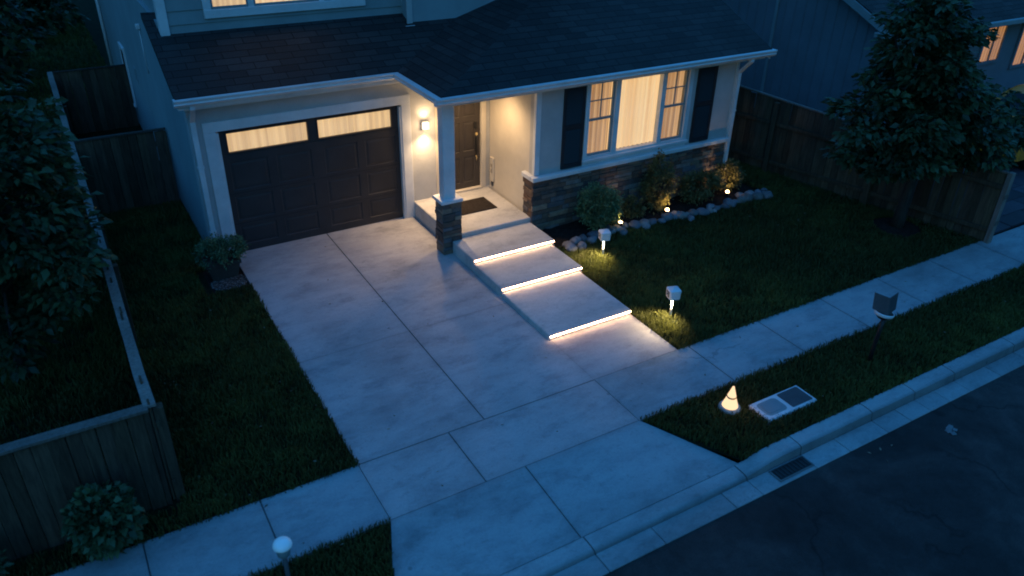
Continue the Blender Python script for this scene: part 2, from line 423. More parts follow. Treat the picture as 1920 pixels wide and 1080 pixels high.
# ------------------------------------------------------------------ ground, road, paving
def struct(o): o['kind'] = 'structure'; return o
mb = MB(); mb.box(-150, 150, -150, 180, -.5, -.2); struct(mb.build('ground', M['ground']))
def sheet(name, mat, x0, x1, y0, y1, z, nx=1, ny=1, zf=None):
    g = MB()
    xs = [x0+(x1-x0)*i/nx for i in range(nx+1)]; ys = [y0+(y1-y0)*j/ny for j in range(ny+1)]
    g.add([(x, y, z if zf is None else zf(x, y)) for y in ys for x in xs],
          [[j*(nx+1)+i, j*(nx+1)+i+1, (j+1)*(nx+1)+i+1, (j+1)*(nx+1)+i] for j in range(ny) for i in range(nx)], smooth=nx > 1)
    return struct(g.build(name, mat))
sheet('road', M['asphalt'], -70, 70, -7, 4.0, -.13)
g = MB()
for poly in ([(-70, 5.55), (70, 5.55), (70, 90), (-70, 90)], [(-70, 4.44), (1.54, 4.44), (1.99, 5.55), (-70, 5.55)], [(5.215, 5.55), (5.85, 4.44), (70, 4.44), (70, 5.55)]):
    g.add([(x, y, -.035) for x, y in poly], [[0, 1, 2, 3]])
struct(g.build('lawn', M['ground']))

def paving(name, mat, xs, ys, zf, gx, gy, th=.12, xf=None, faint=True):
    """a slab sheet with tooled joints: xs/ys extents, joints at gx / gy are 12 mm wide and 14 mm deep"""
    def cuts(a, b, js, step):
        c = {round(a, 4): 3, round(b, 4): 3, round(a+.07, 4): 2, round(b-.07, 4): 2, round(a+.2, 4): 0, round(b-.2, 4): 0}
        for j in js:
            for d, dep in ((-.16, 0), (-.06, 2), (-.008, 3), (-.0055, 1), (.0055, 1), (.008, 3), (.06, 2), (.16, 0)): c[round(j+d, 4)] = dep
        t = a+step
        while t < b-.22:
            if all(abs(t-j) > .17 for j in js): c[round(t, 4)] = 0
            t += step
        return sorted(c.items())
    cx = cuts(xs[0], xs[1], gx, .3); cy = cuts(ys[0], ys[1], gy, .3)
    n = len(cx); g = MB(); vs = []; cols = []
    for y, dy in cy:
        for x, dx in cx:
            X = x if xf is None else xf(x, y)
            j = dx == 1 or (dy == 1 and not faint)
            k = .42 if j else .70 if dy == 1 else {0: 1., 2: .97, 3: .88}[max(dx, dy)]*(1+.10*noise.noise(Vector((X*2.1, y*2.1, 7))))
            vs.append((X, y, zf(X, y) - (.014 if j else 0))); cols.append((k, k, k))
    g.v = vs; g.c = cols
    m = len(cy)
    for j in range(m-1):
        for i in range(n-1): g.f.append([j*n+i, j*n+i+1, (j+1)*n+i+1, (j+1)*n+i]); g.smooth.append(False)
    # skirt
    ring = [i for i in range(n)] + [j*n+n-1 for j in range(1, m)] + [(m-1)*n+i for i in range(n-2, -1, -1)] + [j*n for j in range(m-2, 0, -1)]
    b = len(g.v)
    for i in ring: g.v.append((vs[i][0], vs[i][1], vs[i][2]-th)); g.c.append((.8, .8, .8))
    L = len(ring)
    for k in range(L): g.f.append([ring[k], b+k, b+(k+1) % L, ring[(k+1) % L]]); g.smooth.append(False)
    return struct(g.build(name, mat))
DW0, DW1 = 1.97, 5.235     # driveway edges
flat = lambda x, y: 0.0
paving('driveway', M['concrete'], (DW0, DW1), (6.507, 12.34), flat, [3.59], [8.72])
paving('front_walk', M['concrete'], (DW1+.002, 6.66), (6.506, 7.62), flat, [], [], )
paving('pavement', M['walk'], (-14, DW0-.004), (5.56, 6.5), flat, [.87, -.29, -1.45, -2.6, -3.8, -5, -6.2, -7.4, -8.6, -9.8], [])
paving('pavement', M['concrete'], (DW0+.004, DW1-.004), (5.568, 6.493), flat, [3.1], [])
paving('pavement', M['walk'], (DW1+.004, 34), (5.56, 6.5), flat, [6.85] + [8.2+1.35*i for i in range(18)], [])
def apz(x, y): return -.075*max(0, min(1, (5.5-y)/1.05))
def apx(x, y):
    t = max(0, (5.56-y)/1.12)
    if x < 2.6: return x - (2.6-x)/.63*.44*t
    if x > 4.6: return x + (x-4.6)/.635*.60*t
    return x
paving('driveway_apron', M['walk'], (DW0, DW1), (4.455, 5.56), apz, [3.6], [], xf=apx)

# kerb with dropped section and gutter
def kh(x):
    def ss(a, b, t): t = max(0, min(1, (t-a)/(b-a))); return t*t*(3-2*t)
    return 1 - ss(.75, 1.45, x) * (1 - ss(5.55, 6.35, x))
g = MB(); xs = [-40, -20, -8, -4, -2, 0] + [.2+i*.1 for i in range(75)] + [8+i*.5 for i in range(10)] + [14, 20, 30, 60]
joints = [-1.9, .7, 2.35, 3.63, 5.75, 6.62, 7.9, 8.75, 9.6, 11., 12.4, 13.8]
ev = sorted([(x, 0) for x in xs if all(abs(x-j) > .03 for j in joints)] + [(j+d, k) for j in joints for d, k in ((-.009, 0), (-.006, 1), (.006, 1), (.009, 0))])
prof_n = 7; vs = []; cs = []
for x, k in ev:
    h = -.068 + .080*kh(x) - (.012 if k else 0); lo = -.118; h += -.010*(1-kh(x))
    in_ = .012 if k else 0
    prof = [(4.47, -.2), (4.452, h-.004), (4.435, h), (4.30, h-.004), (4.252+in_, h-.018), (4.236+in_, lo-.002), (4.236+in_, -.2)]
    for q, p in enumerate(prof): vs.append((x, p[0], p[1])); kk = .4 if k else (1., 1.05, 1.1, 1.0, .6, .5, .5)[q]*(1+.18*noise.noise(Vector((x*1.7, q, 2)))); cs.append((kk, kk, kk))  # pale top, dark face: shade painted into the vertex colour
fs = [[i*prof_n+j, (i+1)*prof_n+j, (i+1)*prof_n+j+1, i*prof_n+j+1] for i in range(len(ev)-1) for j in range(prof_n-1)]
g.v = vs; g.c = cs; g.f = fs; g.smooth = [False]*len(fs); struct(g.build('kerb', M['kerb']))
g = MB()
gj = sorted(joints + [1.5, 3.0, 4.35, 5.35, 7.2, 8.35, 9.15, 10.3, 11.7, 13.1]); a = -40
for j in gj + [60]:
    c = random.uniform(.82, 1.06)
    if not (5.9 < j < 6.7 and a > 5.6): pass
    g.box(a+.004, j-.004, 3.985, 4.235, -.3, -.1165+random.uniform(-.003, .002), (c, c, c), .006); a = j
struct(g.build('gutter', M['kerb']))

# storm drain in the gutter
t = thing('storm_drain', 'dark rectangular storm drain grate set in the gutter below the kerb', 'drain', (6.33, 4.11, -.112))
g = MB(); g.box(6.06, 6.62, 4.025, 4.215, -.116, -.103, (.8, .75, .72), .004); g.build('frame', M['lid'], t)
g = MB()
g.box(6.085, 6.595, 4.045, 4.198, -.112, -.101, (.25, .25, .25))
for i in range(9): g.box(6.10+i*.056, 6.122+i*.056, 4.05, 4.19, -.101, -.096, (1, .9, .9))
g.build('grate', M['black'], t)

# ------------------------------------------------------------------ HOUSE
H = thing('house', 'two storey grey house with lit windows, stone wainscot and dark shingle roof', 'house', (1.65, 12.2, 0))
FY = 12.2; ZC = 2.64
g = MB()
g.box(1.65, 2.03, FY, FY+.2, -.1, 2.7); g.box(2.03, 5.08, FY, FY+.2, 2.125, 2.7); g.box(5.08, 5.76, FY, FY+.2, -.1, 2.7)
g.box(5.76, 6.74, FY, FY+.2, 2.40, 2.7); g.box(6.74, 6.83, FY, FY+.2, -.1, 2.7)
g.build('garage_wall', M['stucco'], H)
g = MB()
g.prism([(FY+.201, -.1), (FY+.201, 2.80), (13.44, 3.36), (13.44, 3.549), (24, 3.549), (24, -.1)], 'x', 1.652, 1.85); g.box(1.720, 1.86, 13.42, 24, 3.55, 6.2); g.box(1.86, 9.5, 23.8, 24, -.1, 6.2)
g.build('side_wall', M['sidewall'], H)
# wing (window side)
WY = 10.6
g = MB()
g.box(6.83, 7.85, WY, WY+.2, -.1, 2.7); g.box(10.12, 11.3, WY, WY+.2, -.1, 2.7)
g.box(7.85, 10.12, WY, WY+.2, -.1, 1.20); g.box(7.85, 10.12, WY, WY+.2, 2.58, 2.7)
g.box(11.1, 11.298, WY+.201, 18, -.1, 2.9)
g.prism([(WY+.25, 2.9), (18, 2.9), (14.5, 4.45)], 'x', 11.1, 11.297)
g.build('wing_wall', M['stucco'], H)
g = MB(); g.box(6.832, 7.0, WY+.201, FY-.001, -.1, 2.66); g.build('porch_wall', M['lamplit'], H)
# corner boards
g = MB(); g.box(6.80, 6.90, WY-.018, WY-.001, 1.085, 2.63); g.box(6.808, 6.829, WY-.017, WY+.07, 1.085, 2.63); g.build('corner_board', M['white'], H)
g = MB(); g.box(11.25, 11.325, WY-.018, WY-.001, 1.085, 2.63, bev=.004); g.build('corner_board', M['white'], H)
g = MB(); g.box(5.72, 5.79, FY-.012, FY-.001, .3, 2.6); g.build('corner_board', M['lamplit'], H)

def ledge(g, u0, u1, z0, z1, put, seed, dmin=.006, dmax=.035):
    rr = random.Random(seed); z = z0
    pal = [(.10, .065, .05), (.14, .10, .075), (.065, .055, .052), (.09, .085, .09), (.19, .135, .095), (.095, .06, .045), (.135, .115, .105)]
    while z < z1-.01:
        h = min(rr.choice((.055, .07, .085, .10)), z1-z)
        if z1-z-h < .03: h = z1-z
        u = u0
        while u < u1-.005:
            L = rr.uniform(.13, .42)
            if u1-u-L < .1: L = u1-u
            d = rr.uniform(dmin, dmax); c = rr.choice(pal); k = rr.uniform(.9, 1.55)
            # some stones are split in two thin courses
            put(g, u+.004, u+L-.004, z+.004, z+h-.004, d, (c[0]*k, c[1]*k, c[2]*k)); u += L
        z += h
def put_front(y):
    def f(g, a, b, c, d, dep, col): g.box(a, b, y-dep, y+.02, c, d, col, .006)
    return f
def put_left(x):
    def f(g, a, b, c, d, dep, col): g.box(x-dep, x+.02, a, b, c, d, col, .006)
    return f
sv = MB()
sv.box(6.79, 11.30, WY-.028, WY-.001, 0, .985, (.03, .03, .03)); sv.box(6.79, 6.829, WY-.001, WY+.28, 0, .985, (.03, .03, .03))
ledge(sv, 6.76, 11.30, .0, .985, put_front(WY-.028), 3)
ledge(sv, WY-.03, WY+.28, .0, .985, put_left(6.79), 4)
sv.build('stone_wainscot', M['stone'], H)
g = MB(); g.box(6.735, 11.33, WY-.10, WY-.002, .99, 1.075, bev=.012); g.box(6.735, 6.829, WY-.002, WY+.30, .99, 1.075, bev=.012); g.build('wainscot_cap', M['white'], H)

# upper storey
def lap(g, x0, x1, y, z0, z1, step=.205):
    z = z0
    while z < z1:
        g.prism([(y+.002, z), (y-.022, z), (y-.004, z+step), (y+.002, z+step)], 'x', x0, x1); z += step
g = MB(); g.box(1.72, 5.66, 13.3, 13.42, 3.1, 6.2); lap(g, 1.72, 5.66, 13.3, 3.1, 6.1); g.build('upper_wall', M['siding'], H)
g = MB(); g.box(5.66, 9.4, 13.03, 13.2, 3.0, 6.2); g.box(5.66, 5.75, 13.2, 13.45, 3.0, 6.2)
g.box(9.3, 9.5, 13.2, 24, 2.9, 6.2); g.build('upper_bay_wall', M['sidewall'], H)
g = MB(); g.box(1.665, 1.80, 13.255, 13.276, 3.28, 6.15, bev=.004); g.box(1.66, 1.718, 13.276, 13.41, 3.30, 6.15); g.build('corner_board', M['white'], H)
g = MB(); g.box(5.625, 5.73, 13.0, 13.028, 3.22, 6.15, bev=.004); g.box(5.56, 5.75, 12.93, 13.0, 3.19, 3.24, bev=.01); g.build('corner_board', M['stucco'], H)

# roofs
def roof_obj(name, polys, th=.09):
    g = MB(); uvs = []
    for poly, plane in polys:
        g.slab([(x, y, plane(x, y)) for x, y in poly], th)
    return g
S, Hs = .43, .30
left_pl = lambda x, y: 2.78+S*(y-11.88); hip_pl = lambda x, y: 2.78+Hs*(x-4.93); wing_pl = lambda x, y: 2.78+S*(y-10.28)
k = S/Hs
g = roof_obj('', [([(1.50, 11.88), (4.93, 11.88), (4.93+k*1.6, 13.48), (1.50, 13.85)], left_pl)])
g.build('garage_roof', M['shingle'], H, lambda v: (v[0], (v[1]-11.88)*1.088))
g = roof_obj('', [([(4.93, 10.28), (4.93+k*4.32, 14.6), (4.93+k*4.32, 16.2), (4.93, 11.88)], hip_pl)])
g.build('hip_roof', M['shingle'], H, lambda v: (v[1]+.11, (v[0]-4.93)*1.044))
g = roof_obj('', [([(4.93, 10.28), (11.78, 10.28), (11.78, 14.6), (4.93+k*4.32, 14.6)], wing_pl),
                  ([(4.93+k*4.32, 14.602), (11.78, 14.602), (11.78, 18.9), (4.93+k*4.32, 18.9)], lambda x, y: 2.78+S*4.32-S*(y-14.6))])
g.build('wing_roof', M['shingle'], H, lambda v: (v[0]+.07, (v[1]-10.28)*1.088))
# high roof over the upper storey
g = roof_obj('', [([(1.35, 12.85), (9.9, 12.85), (9.9, 18.5), (1.35, 18.5)], lambda x, y: 6.2+S*(y-12.85)), ([(1.35, 18.502), (9.9, 18.502), (9.9, 24.4), (1.35, 24.4)], lambda x, y: 6.2+S*5.65-S*(y-18.5))])
g.build('main_roof', M['shingle'], H, lambda v: (v[0], v[1]*1.09))
# soffits, porch ceiling
g = MB(); g.box(1.52, 4.95, 11.93, FY-.002, 2.60, 2.64); g.box(4.98, 6.83, 10.36, FY-.003, 2.60, 2.64); g.box(6.832, 11.72, 10.36, WY-.02, 2.60, 2.64); g.build('soffit', M['white'], H)
# rake boards
g = MB()
def rake(x, y0, y1, pl, w=.14):
    g.add([(xx, y, pl(x, y)+dz) for xx in (x-.02, x+.012) for y, dz in ((y0, -.05), (y1, -.05), (y1, -.05-w), (y0, -.05-w))],
          [[0, 1, 2, 3], [7, 6, 5, 4], [0, 4, 5, 1], [3, 2, 6, 7], [0, 3, 7, 4], [1, 5, 6, 2]])
rake(11.775, 10.3, 14.6, wing_pl); g.build('rake_board', M['white'], H)
# gutters: K profile
gp = lambda y: [(y+.12, 2.775), (y+.005, 2.775), (y, 2.76), (y+.022, 2.72), (y+.012, 2.70), (y+.05, 2.655), (y+.12, 2.655)]
g = MB(); g.prism(gp(11.82), 'x', 1.47, 4.86)
g.prism([(4.83+a, b) for a, b in [(.12, 2.774), (.005, 2.774), (0, 2.759), (.022, 2.72), (.012, 2.70), (.05, 2.656), (.12, 2.656)]], 'y', 10.30, 11.93)
g.prism(gp(10.20), 'x', 4.83, 11.84)
g.prism([(11.925, 2.60), (11.925, 2.66), (FY-.002, 2.66), (FY-.002, 2.64), (11.94, 2.64)], 'x', 1.52, 4.94)
g.build('gutter', M['white'], H)
# fascia frieze below the garage eave
g = MB(); g.box(1.64, 5.25, FY-.016, FY-.001, 2.50, 2.598); g.build('frieze', M['white'], H)
# downspouts
def downspout(x, y, ytop, z1=2.66):
    g = MB()
    def rect(pts, wx=.038, wy=.03):
        vs = []
        for p in pts:
            for sx, sy in ((-1, -1), (1, -1), (1, 1), (-1, 1)): vs.append((p[0]+sx*wx, p[1]+sy*wy, p[2]))
        fs = [[0, 1, 2, 3][::-1], [4*(len(pts)-1)+i for i in range(4)]]
        for i in range(len(pts)-1):
            for q in range(4): fs.append([4*i+q, 4*i+(q+1) % 4, 4*i+4+(q+1) % 4, 4*i+4+q])
        g.add(vs, fs)
    rect([(x, ytop, z1), (x, ytop, z1-.06), (x, y, z1-.32), (x, y, .12), (x, y-.02, .06), (x, y-.13, .03)])
    for z in (.5, 1.6): g.box(x-.05, x+.05, y-.034, y+.032, z, z+.03)
    return g.build('downspout', M['white'], H)
downspout(1.715, 12.163, 11.9); downspout(11.285, 10.535, 10.28)

# curtains
def curtain(x0, x1, y, z0, z1, period=.085, amp=.016, seed=0, streak=.35):
    rr = random.Random(seed); g = MB(); n = max(10, int((x1-x0)/.006)); vs = []; cs = []
    ph = 0; lv = .5; x = x0; cur = rr.uniform(.4, .8)
    for i in range(n+1):
        x = x0+(x1-x0)*i/n
        ph += (x1-x0)/n/period*2*math.pi*rr.uniform(.5, 1.5)
        if rr.random() < .16: cur = rr.uniform(.15, 1.)
        lv += (cur-lv)*.4
        yy = y+amp*math.sin(ph); c = max(0, min(1, lv*(1-streak)+streak*(.5+.5*math.cos(ph))))
        for z in (z0, z1): vs.append((x, yy, z)); cs.append((c, c, c))
    g.v = vs; g.c = cs; g.f = [[2*i, 2*i+2, 2*i+3, 2*i+1] for i in range(n)]; g.smooth = [True]*n
    return g

# garage trim and door
g = MB(); g.box(1.84, 2.028, FY-.03, FY-.001, 0, 2.128, bev=.004); g.box(5.082, 5.25, FY-.03, FY-.001, 0, 2.128, bev=.004); g.box(1.84, 5.25, FY-.034, FY-.001, 2.131, 2.285, bev=.004)
g.box(2.0302, 2.06, FY-.02, FY+.09, 0, 2.10); g.box(5.05, 5.0798, FY-.02, FY+.09, 0, 2.10); g.build('garage_door_trim', M['white'], H)
g = MB(); dy = FY+.07
wins = [(2.185, 3.46), (3.635, 4.925)]; wz = (1.735, 2.05)
# slab with openings
g.box(2.045, 5.065, dy, dy+.04, .005, wz[0]); g.box(2.045, 5.065, dy, dy+.04, wz[1], 2.122)
for a, b in ((2.045, wins[0][0]), (wins[0][1], wins[1][0]), (wins[1][1], 5.065)): g.box(a, b, dy, dy+.04, wz[0], wz[1])
def raised(g, x0, x1, z0, z1, y):
    e = .035
    o = [(x0, y, z0), (x1, y, z0), (x1, y, z1), (x0, y, z1)]
    p = [(x0+.012, y+.012, z0+.012), (x1-.012, y+.012, z0+.012), (x1-.012, y+.012, z1-.012), (x0+.012, y+.012, z1-.012)]
    q = [(x0+e+.02, y+.002, z0+e+.02), (x1-e-.02, y+.002, z0+e+.02), (x1-e-.02, y+.002, z1-e-.02), (x0+e+.02, y+.002, z1-e-.02)]
    g.add(o+p+q, [[i, (i+1) % 4, 4+(i+1) % 4, 4+i] for i in range(4)] + [[4+i, 4+(i+1) % 4, 8+(i+1) % 4, 8+i] for i in range(4)] + [[8, 9, 10, 11]])
PX = [(2.16, 2.76), (2.90, 3.48), (3.70, 4.28), (4.42, 4.98)]; PZ = [(.13, .46), (.57, .99), (1.10, 1.58)]
ro = .008
xe = [2.045] + [v for p in PX for v in p] + [5.065]; ze = [.005] + [v for p in PZ for v in p] + [1.70]
for i in range(0, len(xe), 2): g.box(xe[i], xe[i+1], dy-ro, dy+.0002, .005, 1.70)
for j in range(0, len(ze), 2):
    for p in PX: g.box(p[0], p[1], dy-ro, dy+.0002, ze[j], ze[j+1])
for p in PX:
    for q in PZ: raised(g, p[0], p[1], q[0], q[1], dy-ro)
gd = g.build('garage_door', M['dark'], H)
g = MB()
for z in (.515, 1.045): g.box(2.05, 5.06, dy-ro-.001, dy-ro+.002, z-.004, z+.004, (.2, .2, .2))
g.build('section_seam', M['black'], gd)
for i, (a, b) in enumerate(wins):
    g = MB()
    g.box(a-.02, b+.02, dy-.014, dy-.0005, wz[0]-.02, wz[0]); g.box(a-.02, b+.02, dy-.014, dy-.0005, wz[1], wz[1]+.02)
    g.box(a-.02, a, dy-.014, dy-.0005, wz[0], wz[1]); g.box(b, b+.02, dy-.014, dy-.0005, wz[0], wz[1]); g.build('window_frame', M['dark'], gd)
    g = MB(); g.box(a, b, dy+.012, dy+.016, wz[0], wz[1]); g.build('window_pane', M['glass'], gd)
    curtain(a, b, dy+.05, wz[0]-.02, wz[1]+.03, .11, .010, 20+i, .16).build('window_blind', M['curtain_gar'], gd)

# front door
g = MB(); DX0, DX1 = 5.86, 6.64
g.box(5.762, DX0-.002, FY-.03, FY+.15, .302, 2.395, bev=.005); g.box(DX1+.002, 6.738, FY-.03, FY+.15, .302, 2.395, bev=.005); g.box(DX0-.002, DX1+.002, FY-.03, FY+.15, 2.33, 2.395, bev=.005)
g.box(DX0-.002, DX1+.002, FY-.045, FY+.1, .302, .335, bev=.005); g.build('door_frame', M['lamplit'], H)
g = MB(); y = FY+.03
fx = [(DX0+.12, DX0+.36), (DX0+.43, DX1-.11)]; fz = [(.45, .95), (1.06, 1.62), (1.72, 2.24)]
g.box(DX0, DX1, y+.012, y+.05, .337, 2.328)
ex = [DX0] + [v for p in fx for v in p] + [DX1]; ez = [.337] + [v for p in fz for v in p] + [2.328]
for i in range(0, len(ex), 2): g.box(ex[i], ex[i+1], y, y+.0122, .337, 2.328)
for j in range(0, len(ez), 2):
    for p in fx: g.box(p[0], p[1], y, y+.0122, ez[j], ez[j+1])
for p in fx:
    for q in fz: raised(g, p[0], p[1], q[0], q[1], y)
fd = g.build('front_door', M['door'], H)
g = MB(); g.box(6.515, 6.575, y-.016, y, 1.47, 1.60, bev=.006); g.build('lock', M['black'], fd)
g = MB(); g.box(6.525, 6.565, y-.012, y, 1.02, 1.30, bev=.005); g.build('lock_plate', M['black'], fd)
g = MB(); g.tube([(6.545, y-.012, 1.36), (6.545, y-.055, 1.34), (6.545, y-.06, 1.2), (6.545, y-.055, 1.0), (6.545, y-.012, .97)], .011, 8)
ph = g.build('pull_handle', M['black'], fd)
g = MB(); g.box(6.525, 6.565, y-.062, y-.02, 1.355, 1.40, bev=.006); g.build('grip_collar', M['brass'], ph)
g = MB(); g.tube([(6.545, y-.02, .97), (6.545, y-.05, .92), (6.538, y-.05, .87)], .008, 6); g.build('latch_lever', M['brass'], ph)

# porch slab and pillar
g = MB(); g.box(5.25, 6.788, 10.60, FY-.046, -.1, .30, bev=.012); g.box(5.25, 6.83, FY-.0455, FY-.001, -.1, .298); g.build('porch_slab', M['step'], H)
g = MB(); g.box(5.095, 5.305, 10.60, 10.78, .98, 2.598, bev=.008); g.box(5.085, 5.315, 10.59, 10.79, 2.52, 2.597, bev=.005); pc = g.build('porch_pillar', M['white'], H)
g = MB(); g.box(5.005, 5.405, 10.515, 10.875, .925, .985, bev=.012); g.build('pillar_cap', M['white'], H)
pb = MB(); x0, x1, y0, y1 = 5.05, 5.37, 10.56, 10.83
pb.box(x0, x1, y0, y1, -.05, .922, (.03, .03, .03))
ledge(pb, x0-.015, x1+.015, 0, .922, put_front(y0), 8, .006, .03); ledge(pb, y0-.015, y1, 0, .922, put_left(x0), 9, .006, .03)
def put_right(x):
    def f(g, a, b, c, d, dep, col): g.box(x-.02, x+dep, a, b, c, d, col, .006)
    return f
ledge(pb, y0, y1, .31, .922, put_right(x1), 10, .006, .03)
pb.build('pillar_base', M['stone'], H)

# front window: frame, two sashes, centre pane
g = MB(); a0, a1, b0, b1 = 7.85, 10.12, 1.235, 2.578
g.box(7.80, 7.885, WY-.03, WY+.09, 1.20, 2.598, bev=.004); g.box(10.09, 10.19, WY-.03, WY+.09, 1.20, 2.598, bev=.004)
g.box(8.43, 8.535, WY-.02, WY+.09, 1.235, 2.578, bev=.004); g.box(9.47, 9.565, WY-.02, WY+.09, 1.235, 2.578, bev=.004)
g.box(7.885, 10.09, WY-.03, WY+.09, 2.555, 2.597); g.box(7.885, 10.09, WY-.02, WY+.09, 1.20, 1.235)
fw_ = g.build('front_window', M['white'], H)
g = MB(); g.box(7.78, 10.21, WY-.075, WY-.001, 1.145, 1.20, bev=.008); g.box(7.80, 10.19, WY-.022, WY-.001, 1.077, 1.145); g.build('window_sill', M['white'], fw_)
for (a, b) in ((7.885, 8.43), (9.565, 10.09)):
    g = MB(); s = .035
    g.box(a, a+s, WY+.02, WY+.06, b0, 2.555); g.box(b-s, b, WY+.02, WY+.06, b0, 2.555)
    g.box(a+s, b-s, WY+.02, WY+.06, b0, b0+s); g.box(a+s, b-s, WY+.02, WY+.06, 2.53, 2.555); g.box(a+s, b-s, WY+.015, WY+.06, 1.87, 1.905)
    m_ = (a+b)/2; g.box(m_-.009, m_+.009, WY+.025, WY+.045, 1.905, 2.53); g.box(a+s, m_-.009, WY+.025, WY+.045, 2.21, 2.228); g.box(m_+.009, b-s, WY+.025, WY+.045, 2.21, 2.228)
    g.build('sash', M['siding'], fw_)
    g = MB(); g.box(a+s, b-s, WY+.048, WY+.051, b0+s, 2.53); g.build('window_pane', M['glass'], fw_)
    curtain(a+.0, b-.0, WY+.12, 1.22, 2.575, .10, .022, int(a*10), .6).build('curtain', M['curtain_side'], fw_)
g = MB(); g.box(8.535, 9.47, WY+.05, WY+.054, 1.235, 2.555); g.build('window_pane', M['glass'], fw_)
curtain(8.435, 9.56, WY+.13, 1.22, 2.575, .10, .014, 5, .18).build('curtain', M['curtain'], fw_)
# shutters
for (a, b) in ((7.345, 7.785), (10.30, 10.77)):
    g = MB(); z0, z1 = 1.10, 2.585; yy = WY-.03
    g.box(a, a+.06, yy, WY-.001, z0, z1, bev=.004); g.box(b-.06, b, yy, WY-.001, z0, z1, bev=.004)
    for z in (z0, (z0+z1)/2-.04, z1-.08): g.box(a+.06, b-.06, yy, WY-.001, z, z+.08)
    z = z0+.09
    while z < z1-.1:
        if not ((z0+z1)/2-.07 < z < (z0+z1)/2+.04): g.prism([(yy+.004, z), (yy+.022, z+.035), (yy+.026, z+.035), (yy+.010, z)], 'x', a+.06, b-.06)
        z += .035
    g.box(a+.06, b-.06, WY-.008, WY-.001, z0+.08, z1-.08)
    g.build('shutter', M['shutter'], H)

# upper window
g = MB(); uy = 13.3; z0 = 3.60
g.box(2.34, 2.46, uy-.045, uy-.001, 3.70, 5.1, bev=.004); g.box(4.86, 4.98, uy-.045, uy-.001, 3.70, 5.1, bev=.004); g.box(2.34, 4.98, uy-.045, uy-.001, 5.1, 5.2)
g.box(2.34, 4.98, uy-.06, uy-.001, 3.57, 3.70, bev=.006)
g.box(3.03, 3.12, uy-.04, uy-.024, 3.70, 5.1); g.box(4.18, 4.27, uy-.04, uy-.024, 3.70, 5.1)
uw = g.build('upper_window', M['white'], H)
for a, b in ((2.46, 3.03), (3.12, 4.18), (4.27, 4.86)):
    g = MB(); s = .03
    for q in ((a, a+s, 3.70, 5.1), (b-s, b, 3.70, 5.1), (a+s, b-s, 3.70, 3.74), (a+s, b-s, 5.06, 5.1)): g.box(q[0], q[1], uy-.034, uy-.0242, q[2], q[3])
    g.build('sash', M['siding'], uw)
    g = MB(); g.box(a+s, b-s, uy-.0315, uy-.0295, 3.74, 5.06); g.build('window_pane', M['glass'], uw)
curtain(2.44, 3.05, uy-.0262, 3.71, 5.09, .09, .0018, 31, .45).build('curtain', M['curtain_gar'], uw)
curtain(3.10, 4.20, uy-.0262, 3.71, 5.09, .09, .0018, 32, .4).build('curtain', M['curtain'], uw)

# left side wall bits: tall side window, vent, eave lamp bracket, rear downspout
g = MB(); g.box(1.60, 1.651, 19.75, 20.5, .45, .53, bev=.01); g.box(1.61, 1.651, 19.75, 20.5, 1.72, 1.80); g.box(1.615, 1.651, 19.75, 19.83, .53, 1.72); g.box(1.615, 1.651, 20.42, 20.5, .53, 1.72)
sw = g.build('side_window', M['white'], H)
g = MB(); g.box(1.63, 1.6505, 19.83, 20.42, .53, 1.72); g.build('window_pane', M['shutter'], sw)
g = MB(); g.box(1.64, 1.651, 18.1, 18.42, 1.42, 1.74, bev=.004); g.box(1.634, 1.64, 18.14, 18.38, 1.46, 1.70, (.8, .8, .8)); g.build('wall_vent', M['sidewall'], H)
g = MB(); g.box(1.58, 1.651, 15.7, 15.78, 3.0, 3.09, bev=.01); g.tube([(1.63, 15.74, 3.0), (1.63, 15.74, 2.2)], .008, 6); g.build('cable_box', M['white'], H)
g = MB(); g.tube([(1.61, 23.85, 3.5), (1.61, 23.85, .1)], .04, 8); g.build('downspout', M['white'], H)

# ------------------------------------------------------------------ things at the door
t = thing('wall_lamp', 'small square up-and-down wall light glowing beside the garage door', 'wall lamp', (5.51, 12.2, 1.70))
g = MB(); g.box(5.45, 5.57, 12.165, 12.198, 1.635, 1.775, bev=.006); g.build('back_plate', M['white'], t)
g = MB(); g.box(5.45, 5.57, 12.10, 12.165, 1.64, 1.77, bev=.01); g.build('lamp_shade', M['sconce'], t)
lamp('POINT', 'side_glow', (5.51, 12.0, 1.70), 9, WARM, t, .06)
lamp('SPOT', 'up_beam', (5.51, 12.11, 1.80), 14, WARM, t, .04, (5.51, 12.18, 2.4), 125, 1.)
lamp('SPOT', 'down_beam', (5.51, 12.095, 1.61), 110, WARM, t, .05, (5.36, 11.4, .0), 140, 1.)

t = thing('porch_ceiling_light', 'round warm ceiling light under the porch roof by the front door', 'ceiling light', (6.25, 11.5, 2.6))
g = MB(); g.lathe([(.13, 0), (.13, -.03), (.10, -.035)], (6.25, 11.5, 2.599), 28); g.build('rim', M['white'], t)
g = MB(); g.lathe([(.10, -.034), (.085, -.05), (.0, -.06)], (6.25, 11.5, 2.599), 28); g.build('diffuser', M['ceil'], t)
lamp('SPOT', 'porch_glow', (6.25, 11.5, 2.46), 105, WARM, t, .2, (6.22, 11.3, 0), 156, .8)

g = MB(); g.box(5.74, 6.46, 11.23, 11.76, .300, .318, bev=.006)
for i in range(12): g.box(5.77, 6.43, 11.25+i*.0415, 11.272+i*.0415, .318, .323, (1.5, 1.4, 1.3))
props(g.build('doormat', M['mat']), 'dark rectangular doormat on the porch in front of the door', 'doormat')

